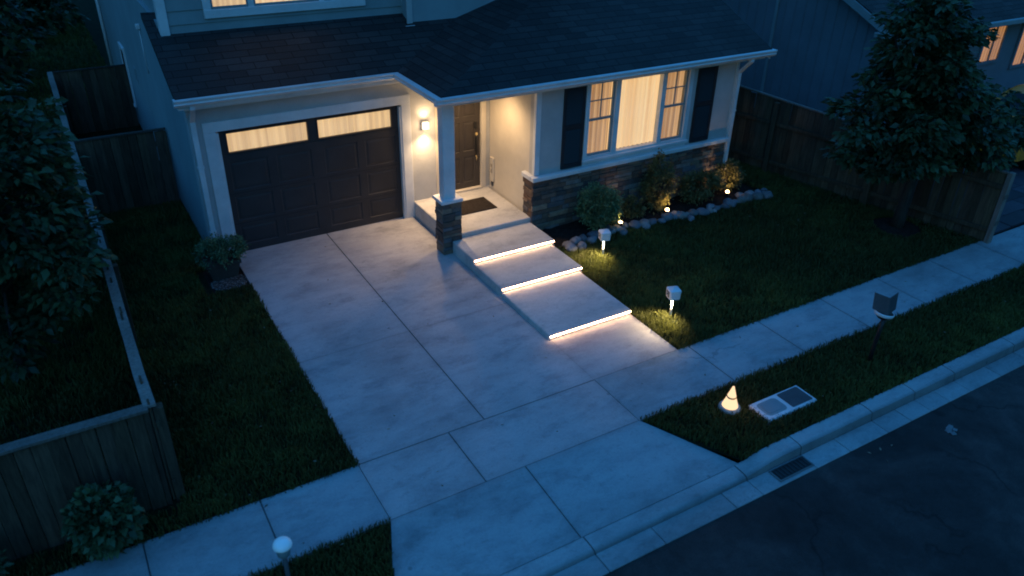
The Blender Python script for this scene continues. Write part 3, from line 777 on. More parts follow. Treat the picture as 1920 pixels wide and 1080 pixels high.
t = thing('utility_box', 'small white utility box with a dark hinge low on the porch wall', 'utility box', (6.83, 12.07, .42))
g = MB(); g.box(6.79, 6.831, 12.0, 12.12, .45, .92, bev=.008); g.build('box_body', M['lamplit'], t)
g = MB(); g.box(6.782, 6.79, 12.02, 12.075, .62, .80, (.5, .5, .5), .003); g.box(6.776, 6.782, 12.03, 12.06, .70, .74); g.build('cover', M['lamplit'], t)
g = MB(); g.box(6.80, 6.83, 12.04, 12.09, .36, .45); g.build('pipe_stub', M['darkgrey'], t)

# ------------------------------------------------------------------ steps with led strips
t = thing('entry_steps', 'three wide concrete entry steps with glowing strip lights under their edges', 'steps', (5.95, 9, 0))
for (yf, yb, zt, xr) in ((9.80, 10.598, .225, 6.76), (8.90, 9.80, .155, 6.71), (7.55, 8.90, .085, 6.66)):
    g = MB(); g.box(5.21, xr, yf, yb-.002, -.1, zt, bev=.012); sp = g.build('step', M['step'], t)
    g = MB(); g.box(5.22, xr-.01, yf-.012, yf-.0005, zt-.036, zt-.016, bev=.003); g.build('light_strip', M['led'], sp)

# ------------------------------------------------------------------ path lights
def path_light(x, y, hz, label, glyph):
    t = thing('path_light', label, 'path light', (x, y, 0), 'square white path lights beside the entry steps')
    g = MB(); g.tube([(x, y, -.03), (x, y, hz-.1)], .016, 10); g.build('post', M['plastic'], t)
    a = R(-18); Mx = Matrix.Translation((x, y, hz)) @ Matrix.Rotation(a, 4, 'Z')
    w2, d2, z0, z1 = .088, .088, -.085, .055
    b = .018
    ring = [(-w2+b, -d2), (w2-b, -d2), (w2, -d2+b), (w2, d2-b), (w2-b, d2), (-w2+b, d2), (-w2, d2-b), (-w2, -d2+b)]
    vs = [(p[0]*.93, p[1]*.93, z0) for p in ring] + [(p[0], p[1], z1-.01) for p in ring] + [(p[0]*.97, p[1]*.97, z1) for p in ring] + [(0, 0, z1+.035)]
    fs = [[i, (i+1) % 8, 8+(i+1) % 8, 8+i] for i in range(8)] + [[8+i, 8+(i+1) % 8, 16+(i+1) % 8, 16+i] for i in range(8)] + [[16+i, 16+(i+1) % 8, 24] for i in range(8)]
    g = MB(); g.add([Mx @ Vector(v) for v in vs], fs); hd = g.build('lamp_head', M['plastic'], t)
    g = MB()
    for (u0, u1, v0, v1) in glyph:
        pts = []
        for u, v in ((u0, v0), (u1, v0), (u1, v1), (u0, v1)):
            z = z0+.02+(z1-z0-.045)*v; sc_ = .93+.07*(z-z0)/(z1-z0)
            pts.append((-w2*sc_-.002, d2*.62-u*d2*1.15, z))
        q = [(p[0]+.004, p[1], p[2]) for p in pts]
        g.add([Mx @ Vector(p) for p in pts+q], [[0, 1, 2, 3], [7, 6, 5, 4]] + [[i, 4+i, 4+(i+1) % 4, (i+1) % 4] for i in range(4)])
    g.build('marking', M['black'], hd)
    g = MB(); g.lathe([(.05, -.004), (.05, 0)], (x, y, hz-.086), 16); g.build('lens', M['cone'], hd)
    # throws its light down and towards the path
    lamp('SPOT', 'path_glow', (x-.03, y-.02, hz-.10), 92, (1, .74, .42), t, .02, (x-.20, y-.07, 0.0), 122, .8)
    return t
GA = [(0, .18, 0, .8), (.0, .75, .8, 1), (.58, .78, 0, .8), (.3, .58, .38, .55), (.85, 1, 0, 1)]
GB = [(0, .8, .86, 1), (.1, .28, .1, .86), (.55, .75, 0, .86), (.28, .55, .42, .56), (.1, .55, 0, .12), (.85, 1, 0, 1)]
path_light(7.41, 9.28, .40, 'white square path light on a post near the flower bed stones', GA)
path_light(7.14, 7.22, .42, 'white square path light on a post nearest the pavement', GB)

# ------------------------------------------------------------------ flower bed
g = MB(); nx, ny = 44, 8
vs = []; fs = []
for j in range(ny+1):
    for i in range(nx+1):
        x = 6.72+5.15*i/nx; yf = 9.88+.10*math.sin(x*1.7); y = yf+(WY-.02-yf)*j/ny
        e = min(1, i/3, (nx-i)/3)*min(1, j/2)
        vs.append((x, y, -.02+e*(.05+.05*noise.noise(Vector((x*2.2, y*2.2, 3)))+.03*noise.noise(Vector((x*9, y*9, 1))))))
fs = [[j*(nx+1)+i, j*(nx+1)+i+1, (j+1)*(nx+1)+i+1, (j+1)*(nx+1)+i] for j in range(ny) for i in range(nx)]
g.add(vs, fs, smooth=True); struct(g.build('bed_soil', M['soil']))

def blob(name, c, rad, mat, seed, sub=2, amp=.18, col=(1, 1, 1), parent=None):
    import bmesh
    bm = bmesh.new(); bmesh.ops.create_icosphere(bm, subdivisions=sub, radius=1)
    me = bpy.data.meshes.new(name); of = Vector((seed*3.7, seed*1.3, 0))
    for v in bm.verts:
        n = noise.noise(v.co*1.1+of)*amp*1.5+noise.noise(v.co*2.6+of)*amp*.6
        p = v.co*(1+n); p.z *= (1 if p.z > 0 else .8)
        v.co = Vector((p.x*rad[0], p.y*rad[1], p.z*rad[2]))
    bm.to_mesh(me); bm.free()
    me.polygons.foreach_set('use_smooth', [True]*len(me.polygons))
    a = me.attributes.new('Col', 'FLOAT_COLOR', 'POINT'); a.data.foreach_set('color', np.array([(*col, 1)]*len(me.vertices), dtype=np.float32).ravel())
    o = link_mesh(name, me, mat, parent); o.location = c; return o
rr = random.Random(5)
stones = []
x = 6.98
while x < 11.95:
    s = rr.uniform(.05, .12); stones.append((x+s, 9.84+.10*math.sin((x+s)*1.7)+rr.uniform(-.05, .05), s)); x += s*1.72
for (sx, sy, s) in [(7.05, 9.70, .11), (7.25, 9.68, .10), (7.55, 9.78, .09), (8.05, 9.98, .11), (8.22, 9.76, .08), (8.75, 9.78, .08), (9.55, 9.88, .10), (9.72, 9.66, .07), (10.4, 9.86, .08), (11.55, 9.78, .12), (11.78, 9.72, .10), (11.3, 10.0, .09)]: stones.append((sx, sy, s))
for i, (sx, sy, s) in enumerate(stones):
    k = rr.uniform(.4, .95); c = rr.choice([(.27, .27, .29), (.33, .31, .30), (.22, .23, .26), (.30, .29, .30)])
    o = blob('garden_stone', (sx, sy, s*.33), (s*rr.uniform(.95, 1.3), s*rr.uniform(.8, 1.05), s*rr.uniform(.7, .95)), M['boulder'], i+1, 3, .2, (c[0]*k, c[1]*k, c[2]*k))
    o.rotation_euler = (0, 0, rr.uniform(0, 6))
    props(o, 'rounded grey stone in the border edging the flower bed', 'stone', 'rounded stones edging the flower bed')

# ------------------------------------------------------------------ foliage
def leaves(name, pos, dirs, size, cols, mat, parent, wid=.42, droop=.25, fold=.18):
    n = len(pos); pos = np.asarray(pos); d = np.asarray(dirs); d = d/np.linalg.norm(d, axis=1, keepdims=True)
    up = rng.normal(0, .55, (n, 3)) + np.array([0, 0, 1.0])
    s = np.cross(d, up); s /= np.linalg.norm(s, axis=1, keepdims=True)+1e-9
    nn = np.cross(s, d); L = np.asarray(size)[:, None]
    dz = np.array([0, 0, -1.0])
    b = pos; m = pos+d*L*.5-nn*L*fold*.5; l = pos+d*L*.45+s*L*wid*.5+nn*L*fold*.3; r = pos+d*L*.45-s*L*wid*.5+nn*L*fold*.3; t = pos+d*L+dz*L*droop
    V = np.stack([b, l, m, r, t], 1).reshape(-1, 3)
    F = (np.array([[0, 2, 1], [0, 3, 2], [2, 4, 1], [2, 3, 4]])[None]+(np.arange(n)*5)[:, None, None]).reshape(-1)
    C = np.repeat(np.asarray(cols), 5)[:, None].repeat(3, 1)
    org = ORG[parent.name] if parent else (0, 0, 0)
    return np_mesh(name, V, F, np.full(n*4, 3), C, mat, parent, org)
def rand_dirs(n):
    v = rng.normal(0, 1, (n, 3)); return v/np.linalg.norm(v, axis=1, keepdims=True)
def shrub(name, label, cat, c, r, n, leaf, mat, stems=6, group=None, clump=26, base=None, wid=.5):
    """c centre of the crown, r radii"""
    bx, by, bz = base if base else (c[0], c[1], .0)
    t = thing(name, label, cat, (bx, by, bz), group)
    c = np.array(c); r = np.array(r)
    # sprigs: clump centres mostly near the skin
    dirs = rand_dirs(clump*4); k = len(dirs); rad = .55+.42*rng.random(k)**.6
    bumpy = np.array([1+.22*noise.noise(Vector(d*2.0)+Vector((c[0], c[1], 0))) for d in dirs])
    cc = c+dirs*r*(rad*bumpy)[:, None]; cc = cc[cc[:, 2] > .03]
    k = len(cc); idx = rng.integers(0, k, n)
    off = rng.normal(0, 1, (n, 3))*r*.13
    pos = cc[idx]+off; out_ = (pos-c)/r; rl = np.linalg.norm(out_, axis=1)
    d = out_/(rl[:, None]+.05)*.8+rng.normal(0, .55, (n, 3))+np.array([0, 0, .25])
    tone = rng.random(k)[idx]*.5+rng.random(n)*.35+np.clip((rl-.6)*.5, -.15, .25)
    ok = pos[:, 2] > .015
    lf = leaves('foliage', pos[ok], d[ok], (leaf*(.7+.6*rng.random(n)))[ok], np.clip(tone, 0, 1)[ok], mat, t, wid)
    g = MB()
    for i in range(stems):
        e = Vector(cc[rng.integers(0, k)]); b = Vector((bx+random.uniform(-.04, .04), by+random.uniform(-.04, .04), bz))
        mid = b.lerp(e, .5)+Vector((random.uniform(-.03, .03), random.uniform(-.03, .03), .03)); g.tube([b, mid, e], [.012, .009, .004], 5)
    g.build('stem', M['bark'], t)
    return t
shrub('round_shrub', 'dense round green shrub in the flower bed beside the porch', 'shrub', (7.93, 10.14, .43), (.38, .34, .43), 6500, .05, M['leafbush'], 8)
shrub('low_shrub', 'smallest low shrub between the round and the tall shrub in the bed', 'shrub', (8.80, 10.27, .20), (.22, .20, .21), 1100, .055, M['leafolive'], 6)
shrub('tall_shrub', 'tallest bronze tinted shrub against the stone wall under the window', 'shrub', (9.36, 10.26, .56), (.30, .26, .52), 3000, .06, M['leafolive'], 9)
shrub('spreading_shrub', 'wide loose shrub in the bed below the right end of the window', 'shrub', (10.42, 10.22, .33), (.46, .30, .32), 2800, .06, M['leafolive'], 9)
shrub('corner_shrub', 'uplit shrub at the right end of the flower bed by the downspout', 'shrub', (11.28, 10.38, .30), (.30, .26, .30), 1800, .055, M['leafolive'], 7)
shrub('round_shrub', 'leafy round bush in front of the left wooden fence by the pavement', 'shrub', (-.55, 6.56, .42), (.285, .27, .31), 1900, .082, M['leafdark'], 8, clump=40, wid=.75)
shrub('low_shrub', 'bit of leafy shrub at the far left edge by the fence', 'shrub', (-1.66, 6.56, .24), (.22, .22, .24), 500, .08, M['leafdark'], 6)

# uplights in the bed
def uplight(x, y, label, tx, ty, tz, e, ball=False):
    z = .045
    t = thing('garden_spotlight', label, 'garden light', (x, y, z), 'warm garden lights in the flower bed')
    g = MB(); g.tube([(x, y, z-.06), (x, y, z+.03)], .012, 8); g.lathe([(.032, .0), (.04, .03), (.04, .06)], (x, y, z+.02), 16); g.build('housing', M['black'], t)
    g = MB(); g.lathe([(.020, .0), (.033, .012), (.038, .03), (.032, .05), (.015, .062), (0, .065)], (x, y, z+.06), 20); g.build('lens', M['lamp'], t)
    lamp('SPOT', 'uplight_beam', (x, y, z+.17), e, (1, .60, .25), t, .03, (tx, ty, tz), 140, .7)
uplight(8.30, 9.97, 'warm garden light at the right foot of the round shrub', 8.1, 10.4, .45, 6)
uplight(9.40, 9.98, 'warm round garden light standing free in bare soil by the stones', 9.4, 10.5, .75, 9.)
uplight(11.02, 10.08, 'warm garden light below the corner shrub at the right end of the bed', 11.2, 10.5, .5, 11.)

# potted plant by the garage
t = thing('potted_plant', 'bushy green plant in a wide square pot by the garage corner', 'potted plant', (1.67, 11.55, 0))
g = MB(); px, py = 1.68, 11.62
def frust(g, cx, cy, levels, a=0.):
    vs = []
    for h, z in levels:
        for sx, sy in ((-1, -1), (1, -1), (1, 1), (-1, 1)):
            x, y = sx*h, sy*h*.72; vs.append((cx+x*math.cos(a)-y*math.sin(a), cy+x*math.sin(a)+y*math.cos(a), z))
    fs = [[0, 3, 2, 1], [4*(len(levels)-1)+i for i in range(4)]]
    for i in range(len(levels)-1):
        for q in range(4): fs.append([4*i+q, 4*i+(q+1) % 4, 4*i+4+(q+1) % 4, 4*i+4+q])
    g.add(vs, fs)
frust(g, px, py, [(.19, -.02), (.24, .24), (.265, .24), (.265, .30), (.235, .30), (.23, .25)], .0); pt = g.build('pot', M['pot'], t)
n0 = len(bpy.data.objects)
c = np.array([px+.02, py-.03, .42]); rads = np.array([.40, .36, .30]); n = 3000
dd = rand_dirs(90); dd[:, 2] = np.abs(dd[:, 2])*1.1-.25; cc = c+dd*rads*(.15+.85*rng.random(90)**.6)[:, None]
idx = rng.integers(0, 90, n); pos = cc[idx]+rng.normal(0, .035, (n, 3)); o_ = (pos-c)/rads
leaves('foliage', pos, o_*.8+rng.normal(0, .5, (n, 3))+[0, 0, .3], .05*(.7+.6*rng.random(n)), np.clip(-.15+rng.random(90)[idx]*.6+rng.random(n)*.4, 0, 1), M['leafbush'], t)
# gravel patch round the pot
V = []; F = []; lc = []; Cc = []
cube = np.array([[-1, -1, 0], [1, -1, 0], [1, 1, 0], [-1, 1, 0], [-.6, -.6, 1], [.6, -.6, 1], [.6, .6, 1], [-.6, .6, 1]])
fc = [[0, 1, 5, 4], [1, 2, 6, 5], [2, 3, 7, 6], [3, 0, 4, 7], [4, 5, 6, 7]]
for i in range(1500):
    a = random.uniform(0, 2*math.pi); q = math.sqrt(random.random())
    x, y = 1.70+.27*q*math.cos(a), 11.36+.24*q*math.sin(a)
    if x > 1.955: continue
    s = random.uniform(.008, .018); th = random.uniform(0, 6)
    p = cube*[s, s*.8, s*.7]; pr_ = p.copy(); pr_[:, 0] = p[:, 0]*math.cos(th)-p[:, 1]*math.sin(th); pr_[:, 1] = p[:, 0]*math.sin(th)+p[:, 1]*math.cos(th)
    b = len(V); V += list(pr_+[x, y, -.012]); F += [b+j for f in fc for j in f]; lc += [4]*5; k = random.choice((.03, .05, .08, .2)); Cc += [[k, k*.95, k*.9]]*8
o = np_mesh('gravel', V, F, lc, np.array(Cc), M['stone']); props(o, 'dark gravel spread around the square plant pot', 'gravel', kind='stuff')
sheet('gravel_bed', M['soil'], 1.40, 1.965, 11.12, 11.9, -.02)

# mulch ring under the lawn tree
g = MB(); g.lathe([(.5, -.03), (.42, .0), (.2, .02), (0, .025)], (12.9, 7.6, 0), 26); struct(g.build('mulch', M['soil']))
# trees
def tree(name, label, base, trunk, blobs, ncl, per, leaf, mat, limbs=16, r0=.12, group=None, droop=.5, spread=.22):
    t = thing(name, label, 'tree', base, group)
    bl = np.array(blobs, dtype=float); vol = np.prod(bl[:, 3:], axis=1); pick = rng.choice(len(bl), ncl, p=vol/vol.sum())
    d = rand_dirs(ncl); rad = .45+.55*rng.random(ncl)**.5
    cc = bl[pick, :3]+d*bl[pick, 3:]*rad[:, None]
    n = ncl*per; idx = np.repeat(np.arange(ncl), per)
    ld = rand_dirs(n); sp = spread*(.4+.6*rng.random(n))*(.7+.6*rng.random(ncl)[idx])
    pos = cc[idx]+ld*np.array([1, 1, .5])*sp[:, None]
    ctr = bl[pick[idx], :3]
    out_ = pos-ctr; out_ /= np.linalg.norm(out_, axis=1, keepdims=True)+1e-6
    dr = ld*[.9, .9, .45]+out_*[.6, .6, .25]+np.array([0, 0, -.18])+rng.normal(0, .25, (n, 3))
    tone = rng.random(ncl)[idx]**1.5*.6+rng.random(n)*.35+np.clip((pos[:, 2]-cc[idx, 2])*.8, -.15, .2)  # higher leaves get a lighter tone: light from above painted in
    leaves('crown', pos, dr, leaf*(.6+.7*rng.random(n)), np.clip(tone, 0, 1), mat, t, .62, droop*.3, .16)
    g = MB(); P = [Vector(p) for p in trunk]; k = len(P)
    g.tube(P, [r0*(1-.62*i/(k-1)) for i in range(k)], 12)
    for i in range(limbs):
        a = random.uniform(.45, 1.0); s = a*(k-1); q = min(int(s), k-2); st = P[q].lerp(P[q+1], s-q)
        e = Vector(cc[rng.integers(0, ncl)]); mid = st.lerp(e, .5)+Vector((0, 0, .12+.1*random.random()))
        g.tube([st, st.lerp(mid, .5)+Vector((0, 0, .04)), mid, e], [r0*.42, r0*.34, r0*.24, r0*.07], 7)
        for _ in range(2):
            e2 = Vector(cc[rng.integers(0, ncl)])
            if (e2-mid).length < 1.2: g.tube([mid, mid.lerp(e2, .5)+Vector((0, 0, .05)), e2], [r0*.2, r0*.13, r0*.05], 5)
    g.build('trunk', M['bark'], t)
    return t
tree('leafy_tree', 'broad dark leafy tree standing on the lawn by the right fence', (12.9, 7.6, 0),
     [(12.9, 7.6, -.05), (12.93, 7.6, .3), (13.0, 7.63, .75), (13.1, 7.66, 1.3), (13.16, 7.7, 2.0), (13.25, 7.7, 2.8)],
     [(12.45, 7.6, 3.0, .85, .9, .9), (11.5, 7.5, 2.25, .95, .8, .42), (11.65, 7.45, 1.72, .8, .7, .26), (15.0, 7.6, 1.78, .9, .8, .33), (12.2, 7.5, 2.15, .95, .9, .5), (14.3, 7.6, 2.0, .95, .8, .36), (12.25, 7.5, 1.52, .75, .7, .26), (13.95, 7.2, 1.62, .95, .8, .36), (12.9, 7.4, 2.2, .9, .9, .7), (12.2, 7.7, 3.6, .75, .7, .5), (13.0, 7.9, 3.75, .55, .6, .45), (12.55, 7.3, 2.55, .8, .7, .5)],
     350, 50, .135, M['leafdark'], 22, .12)
tree('leafy_tree', 'large blurred leafy tree behind the left wooden fence', (-1.15, 10.1, 0),
     [(-1.15, 10.1, -.05), (-1.12, 10.1, .5), (-1.05, 10.1, 1.1), (-.95, 10.1, 1.9), (-.9, 10.1, 2.8)],
     [(-.85, 9.9, 2.6, .85, .9, .95), (-.35, 9.7, 1.75, .60, .7, .50), (-1.1, 9.7, 1.5, .75, .7, .55), (-1.7, 10.0, 2.3, .9, .9, .9), (-.55, 10.3, 3.1, .55, .6, .55), (-1.25, 9.4, .95, .45, .5, .35)],
     260, 52, .12, M['leafdark'], 18, .10, spread=.24)
for (x, y, h, lab) in ((-1.6, 24, 5.2, 'dark bushy tree at the top left edge behind the back yard'), (.1, 30.5, 4.6, 'dark tree at the far end of the back yard beside the house')):
    tree('background_tree', lab, (x, y, 0), [(x, y, -.05), (x+.05, y, h*.3), (x, y, h*.7)],
         [(x, y, h*.6, 1.6, 1.5, h*.38), (x+.5, y-.6, h*.35, 1.3, 1.2, h*.26), (x-.9, y, h*.45, 1.2, 1.2, h*.3)], 230, 26, .24, M['leafdark'], 10, .14, 'dark trees behind the back yard', spread=.34)

# ------------------------------------------------------------------ fences
def fence(name, label, A, B, hA, hB, capw=.09, capmat=None, post_at=(), rails=True, wob=.005, seed=0, capcol=1.0):
    rr = random.Random(seed); A = Vector((A[0], A[1], 0)); B = Vector((B[0], B[1], 0)); L = (B-A).length; d = (B-A)/L; nrm = Vector((d.y, -d.x, 0))
    t = thing(name, label, 'fence', tuple(A))
    ang = math.atan2(d.y, d.x)
    g = MB(); s = 0
    while s < L-.01:
        wd = min(rr.uniform(.125, .15), L-s); h = hA+(hB-hA)*(s+wd/2)/L-.035+rr.uniform(-.008, .004); of = rr.uniform(-.005, .005); c = rr.uniform(.55, 1.25)
        Mx = Matrix.Translation(A) @ Matrix.Rotation(ang, 4, 'Z') @ Matrix.Rotation(rr.uniform(-.006, .006), 4, 'Y')
        g.box(s+.002, s+wd-.003, -.011+of, .011+of, -.03, h, (c, c*rr.uniform(.95, 1.02), c*rr.uniform(.92, 1.03)), .003, Mx); s += wd
    g.build('boards', M['wood'], t)
    if rails:
        g = MB(); Mx = Matrix.Translation(A) @ Matrix.Rotation(ang, 4, 'Z')
        for f in (.18, .8):
            g = MB(); g.box(0, L, .018, .055, min(hA, hB)*f-.04, min(hA, hB)*f+.04, (.9, .9, .9), .004, Mx); g.build('rail', M['wood'], t)
    g = MB(); n = max(4, int(L/.6)); vs = []
    for i in range(n+1):
        s = L*i/n; p = A+d*s; z = hA+(hB-hA)*i/n+rr.uniform(-.5, .5)*wob; ww = capw*.5*(1+rr.uniform(-.35, .35)*wob*18); sh = rr.uniform(-1, 1)*wob*.7
        for q, zz in ((-ww+sh, z-.03), (ww+sh, z-.03), (ww+sh, z), (-ww+sh, z)): vs.append((p.x+nrm.x*q, p.y+nrm.y*q, zz))
    fs = [[0, 1, 2, 3], [4*n+3, 4*n+2, 4*n+1, 4*n]]
    for i in range(n):
        for q in range(4): fs.append([4*i+q, 4*i+4+q, 4*i+4+(q+1) % 4, 4*i+(q+1) % 4])
    g.add(vs, fs, (capcol,)*3); g.build('cap_rail', capmat or M['woodcap'], t)
    for s in post_at:
        p = A+d*s; h = hA+(hB-hA)*s/L
        g = MB(); Mx = Matrix.Translation(p) @ Matrix.Rotation(ang, 4, 'Z'); g.box(-.05, .05, .02, .12, -.05, h-.075, (.9, .9, .9), .006, Mx); g.build('post', M['wood'], t)
    return t
fence('wooden_fence', 'low dark board fence facing the pavement at the lower left', (-9, 6.86), (.07, 6.93), 1.28, 1.28, .12, None, (1, 3.4, 5.8, 8.3), seed=1, capcol=.62)
fence('wooden_fence', 'long side fence running back from the lower left corner with pale wavy cap', (.09, 20.5), (.09, 6.93), 1.28, 1.28, .11, None, (.1, 2.6, 5.1, 7.6, 10.2, 13.5), wob=.009, seed=2, capcol=1.0)
fence('wooden_fence', 'short board fence joining the side fence to the house wall', (.15, 14.95), (1.63, 14.95), 1.42, 1.42, .07, None, (.1, 1.4), seed=3, capcol=.28)
fence('wooden_fence', 'dark fence closing the back yard beside the far end of the house', (.15, 19.9), (1.63, 19.9), 1.42, 1.42, .05, None, (.1, 1.4), seed=4, capcol=.2)
ft = fence('wooden_fence', 'tall dark board fence along the right side of the front lawn', (13.80, 6.46), (12.33, 12.9), 1.32, 1.72, .07, None, (2.2, 4.4, 6.5), seed=5, capcol=.75)
g = MB(); g.box(13.76, 13.87, 6.36, 6.45, -.05, 1.33, (1, 1, 1), .008)
for z in (.35, .85): g.box(13.755, 13.875, 6.352, 6.36, z, z+.09, (.6, .6, .6), .004)
g.build('end_post', M['woodcap'], ft)

# ------------------------------------------------------------------ verge furniture
# glowing cone
t = thing('cone_light', 'small glowing cone lamp with a dark band on the verge grass', 'cone lamp', (6.37, 5.19, 0))
g = MB(); g.lathe([(.135, -.02), (.14, .03), (.125, .05), (.1, .055)], (6.37, 5.19, .0), 32); g.build('base', M['siding'], t)
g = MB(); g.lathe([(.10, .055), (.096, .07), (.058, .185)], (6.37, 5.19, 0), 32); g.lathe([(.055, .205), (.012, .345), (.0, .352)], (6.37, 5.19, 0), 32); g.build('shade', M['cone'], t)
g = MB(); g.lathe([(.058, .183), (.061, .188), (.058, .205), (.054, .207)], (6.37, 5.19, 0), 32); g.build('band', M['brass'], t)
lamp('POINT', 'cone_glow', (6.37, 5.02, .28), .8, (1, .55, .2), t, .1)

# utility vault with two lids
t = thing('meter_vault', 'flat concrete utility box with two lids set in the verge grass', 'utility box', (7.03, 4.93, 0))
g = MB(); X0, X1, Y0, Y1, zt = 6.60, 7.46, 4.745, 5.10, .035
g.box(X0, X1, Y0, Y1, -.1, zt, bev=.012); g.build('frame', M['white'], t)
def rrect(g, x0, x1, y0, y1, z0, z1, r, col=(1, 1, 1)):
    pts = []
    for cx, cy, a0 in ((x1-r, y1-r, 0), (x0+r, y1-r, 90), (x0+r, y0+r, 180), (x1-r, y0+r, 270)):
        for i in range(5): a = R(a0+i*22.5); pts.append((cx+r*math.cos(a), cy+r*math.sin(a)))
    g.prism(pts, 'z', z0, z1, col)
g = MB(); rrect(g, 6.66, 7.00, 4.80, 5.05, zt-.01, zt+.003, .06); rrect(g, 6.70, 6.96, 4.835, 5.015, zt+.003, zt+.008, .05, (.85, .9, .95)); g.build('lid', M['siding'], t)
g = MB(); rrect(g, 7.06, 7.42, 4.785, 5.07, zt-.01, zt+.004, .02); g.build('lid', M['darkgrey'], t)

# leaning lamp with folded hood
bx, by = 8.79, 5.0
t = thing('lawn_lamp', 'dark lamp with a folded grey hood on a thin leaning pole', 'lawn lamp', (bx, by, 0))
top = Vector((8.83, 5.0, .70))
g = MB(); g.tube([(bx, by, -.05), (bx+.006, by, .2), (bx+.03, by+.004, .45), top], [.03, .028, .028, .03], 8); g.build('pole', M['black'], t)
hc = top+Vector((.02, .03, .05)); tilt = Matrix.Rotation(R(10), 4, 'Y')
g = MB(); g.lathe([(.0, -.085), (.06, -.075), (.105, -.03), (.118, .02)], hc, 24, (1, 1, 1), tilt); g.build('bowl', M['black'], t)
g = MB(); g.lathe([(.110, -.028), (.122, -.02), (.131, .012), (.126, .024), (.119, .022), (.110, -.028)], hc, 24, (1, 1, 1), tilt, True, False); g.build('rim', M['plastic'], t)
g = MB()
rv = Vector((r_.x, r_.y, 0)).normalized(); fv = Vector((f_.x, f_.y, 0)).normalized()
def hp(a, b, c): return hc+rv*a+fv*b+Vector((0, 0, c))
A = [hp(-.155, .03, .05), hp(0, -.10, .03), hp(.155, .03, .05)]; B = [hp(-.145, .10, .26), hp(.01, -.02, .245), hp(.165, .10, .265)]
vs = A+B; off = fv*.012
g.add(vs+[v+off for v in vs], [[0, 1, 4, 3], [1, 2, 5, 4], [9, 10, 7, 6], [10, 11, 8, 7], [0, 3, 9, 6], [2, 8, 11, 5], [3, 4, 10, 9], [4, 5, 11, 10], [0, 6, 7, 1], [1, 7, 8, 2]])
g.build('hood', M['darkgrey'], t)

# dome lamp near the camera
gx, gy = .775, 4.97
t = thing('dome_light', 'pale domed bollard lamp on a thin post at the bottom edge', 'bollard lamp', (gx, gy, 0))
g = MB(); g.tube([(gx, gy, -.05), (gx, gy, .74)], .02, 12); g.build('post', M['darkgrey'], t)
g = MB(); g.lathe([(.03, .74), (.055, .765), (.064, .86), (.06, .87)], (gx, gy, 0), 28); g.build('collar', M['siding'], t)
m, nt_, out_n = nodemat('frosted_dome'); pp = principled(nt_, out_n, (.85, .9, .92), .12, None, 0, .6)
pp.inputs['Emission Color'].default_value = (.25, .65, .9, 1); pp.inputs['Emission Strength'].default_value = .05; M['dome'] = m
g = MB(); g.lathe([(.075, .865), (.083, .872), (.083, .885), (.072, .91), (.045, .93), (0, .937)], (gx, gy, 0), 32); g.build('dome', M['dome'], t)

# pale litter on the road
g = MB(); rr = random.Random(3)
for i in range(7):
    x, y = 8.62+rr.uniform(-.07, .07), 3.62+rr.uniform(-.05, .05); a = rr.uniform(0, 6); s = rr.uniform(.03, .06)
    p = [Vector((x+s*math.cos(a+q*1.57)*rr.uniform(.7, 1.2), y+s*.7*math.sin(a+q*1.57)*rr.uniform(.7, 1.2), -.126+rr.uniform(0, .022))) for q in range(4)]
    g.add(p+[sum(p, Vector())/4+Vector((0, 0, .015))], [[0, 1, 4], [1, 2, 4], [2, 3, 4], [3, 0, 4]])
props(g.build('paper_scrap', M['lid']), 'small pale crumpled scrap lying on the dark road', 'litter')

# ------------------------------------------------------------------ neighbour's house
N = thing('house', 'dark blue neighbouring house with orange lit windows behind the right fence', 'house', (16, 10.9, 0))
g = MB(); g.box(16, 16.2, 10.9, 21, -.3, 2.62); g.prism([(10.9, 2.62), (21, 2.62), (15.95, 4.8)], 'x', 16, 16.2)
y = 11.1
while y < 20.9:
    g.box(15.985, 16.0002, y-.012, y+.012, -.2, 2.6 if y < 11.1 else 2.60+.43*(min(y, 31.9-y)-10.95)); y += .3
g.build('side_wall', M['nwall'], N)
g = MB(); g.box(15.955, 15.984, 14.0, 14.08, -.2, 3.85); g.build('trim_strip', M['siding'], N)
g = MB(); g.box(16.2, 28, 10.902, 11.1, -.3, 2.62); g.box(27.8, 28, 11.1, 21, -.3, 2.62); g.build('front_wall', M['nwall'], N)
g = roof_obj('', [([(15.75, 10.45), (28.4, 10.45), (28.4, 15.95), (15.75, 15.95)], lambda x, y: 2.62+S*(y-10.45)), ([(15.75, 15.952), (28.4, 15.952), (28.4, 21.4), (15.75, 21.4)], lambda x, y: 2.62+S*5.5-S*(y-15.95))])
g.build('roof', M['shingle'], N, lambda v: (v[0], v[1]*1.09))
g = MB(); npl = lambda x, y: 2.64+S*(y-10.45); rake(15.735, 10.40, 15.95, npl, .17); g.build('rake_board', M['siding'], N)
g = MB(); g.box(15.70, 28.4, 10.34, 10.449, 2.50, 2.61, bev=.01); g.box(15.75, 28.4, 10.45, 10.90, 2.47, 2.50); g.box(15.62, 15.75, 10.36, 10.95, 2.49, 2.60, bev=.01); g.build('gutter', M['siding'], N)
for (a, b, z0, z1) in ((19.85, 20.62, 1.5, 2.33), (21.42, 22.3, 1.25, 2.33)):
    g = MB(); yy = 10.9
    for q in ((a-.08, a, z0-.08, z1+.08), (b, b+.08, z0-.08, z1+.08), (a, b, z0-.08, z0), (a, b, z1, z1+.08), ((a+b)/2-.02, (a+b)/2+.02, z0, z1)): g.box(q[0], q[1], yy-.05, yy+.001, q[2], q[3])
    wf = g.build('window', M['nwall'], N)
    curtain(a, b, yy-.012, z0, z1, .12, .006, int(a*7), .6).build('curtain', M['curtain_far'], wf)
    g = MB(); g.box(a, b, yy-.03, yy-.027, z0, z1); g.build('window_pane', M['glass'], wf)
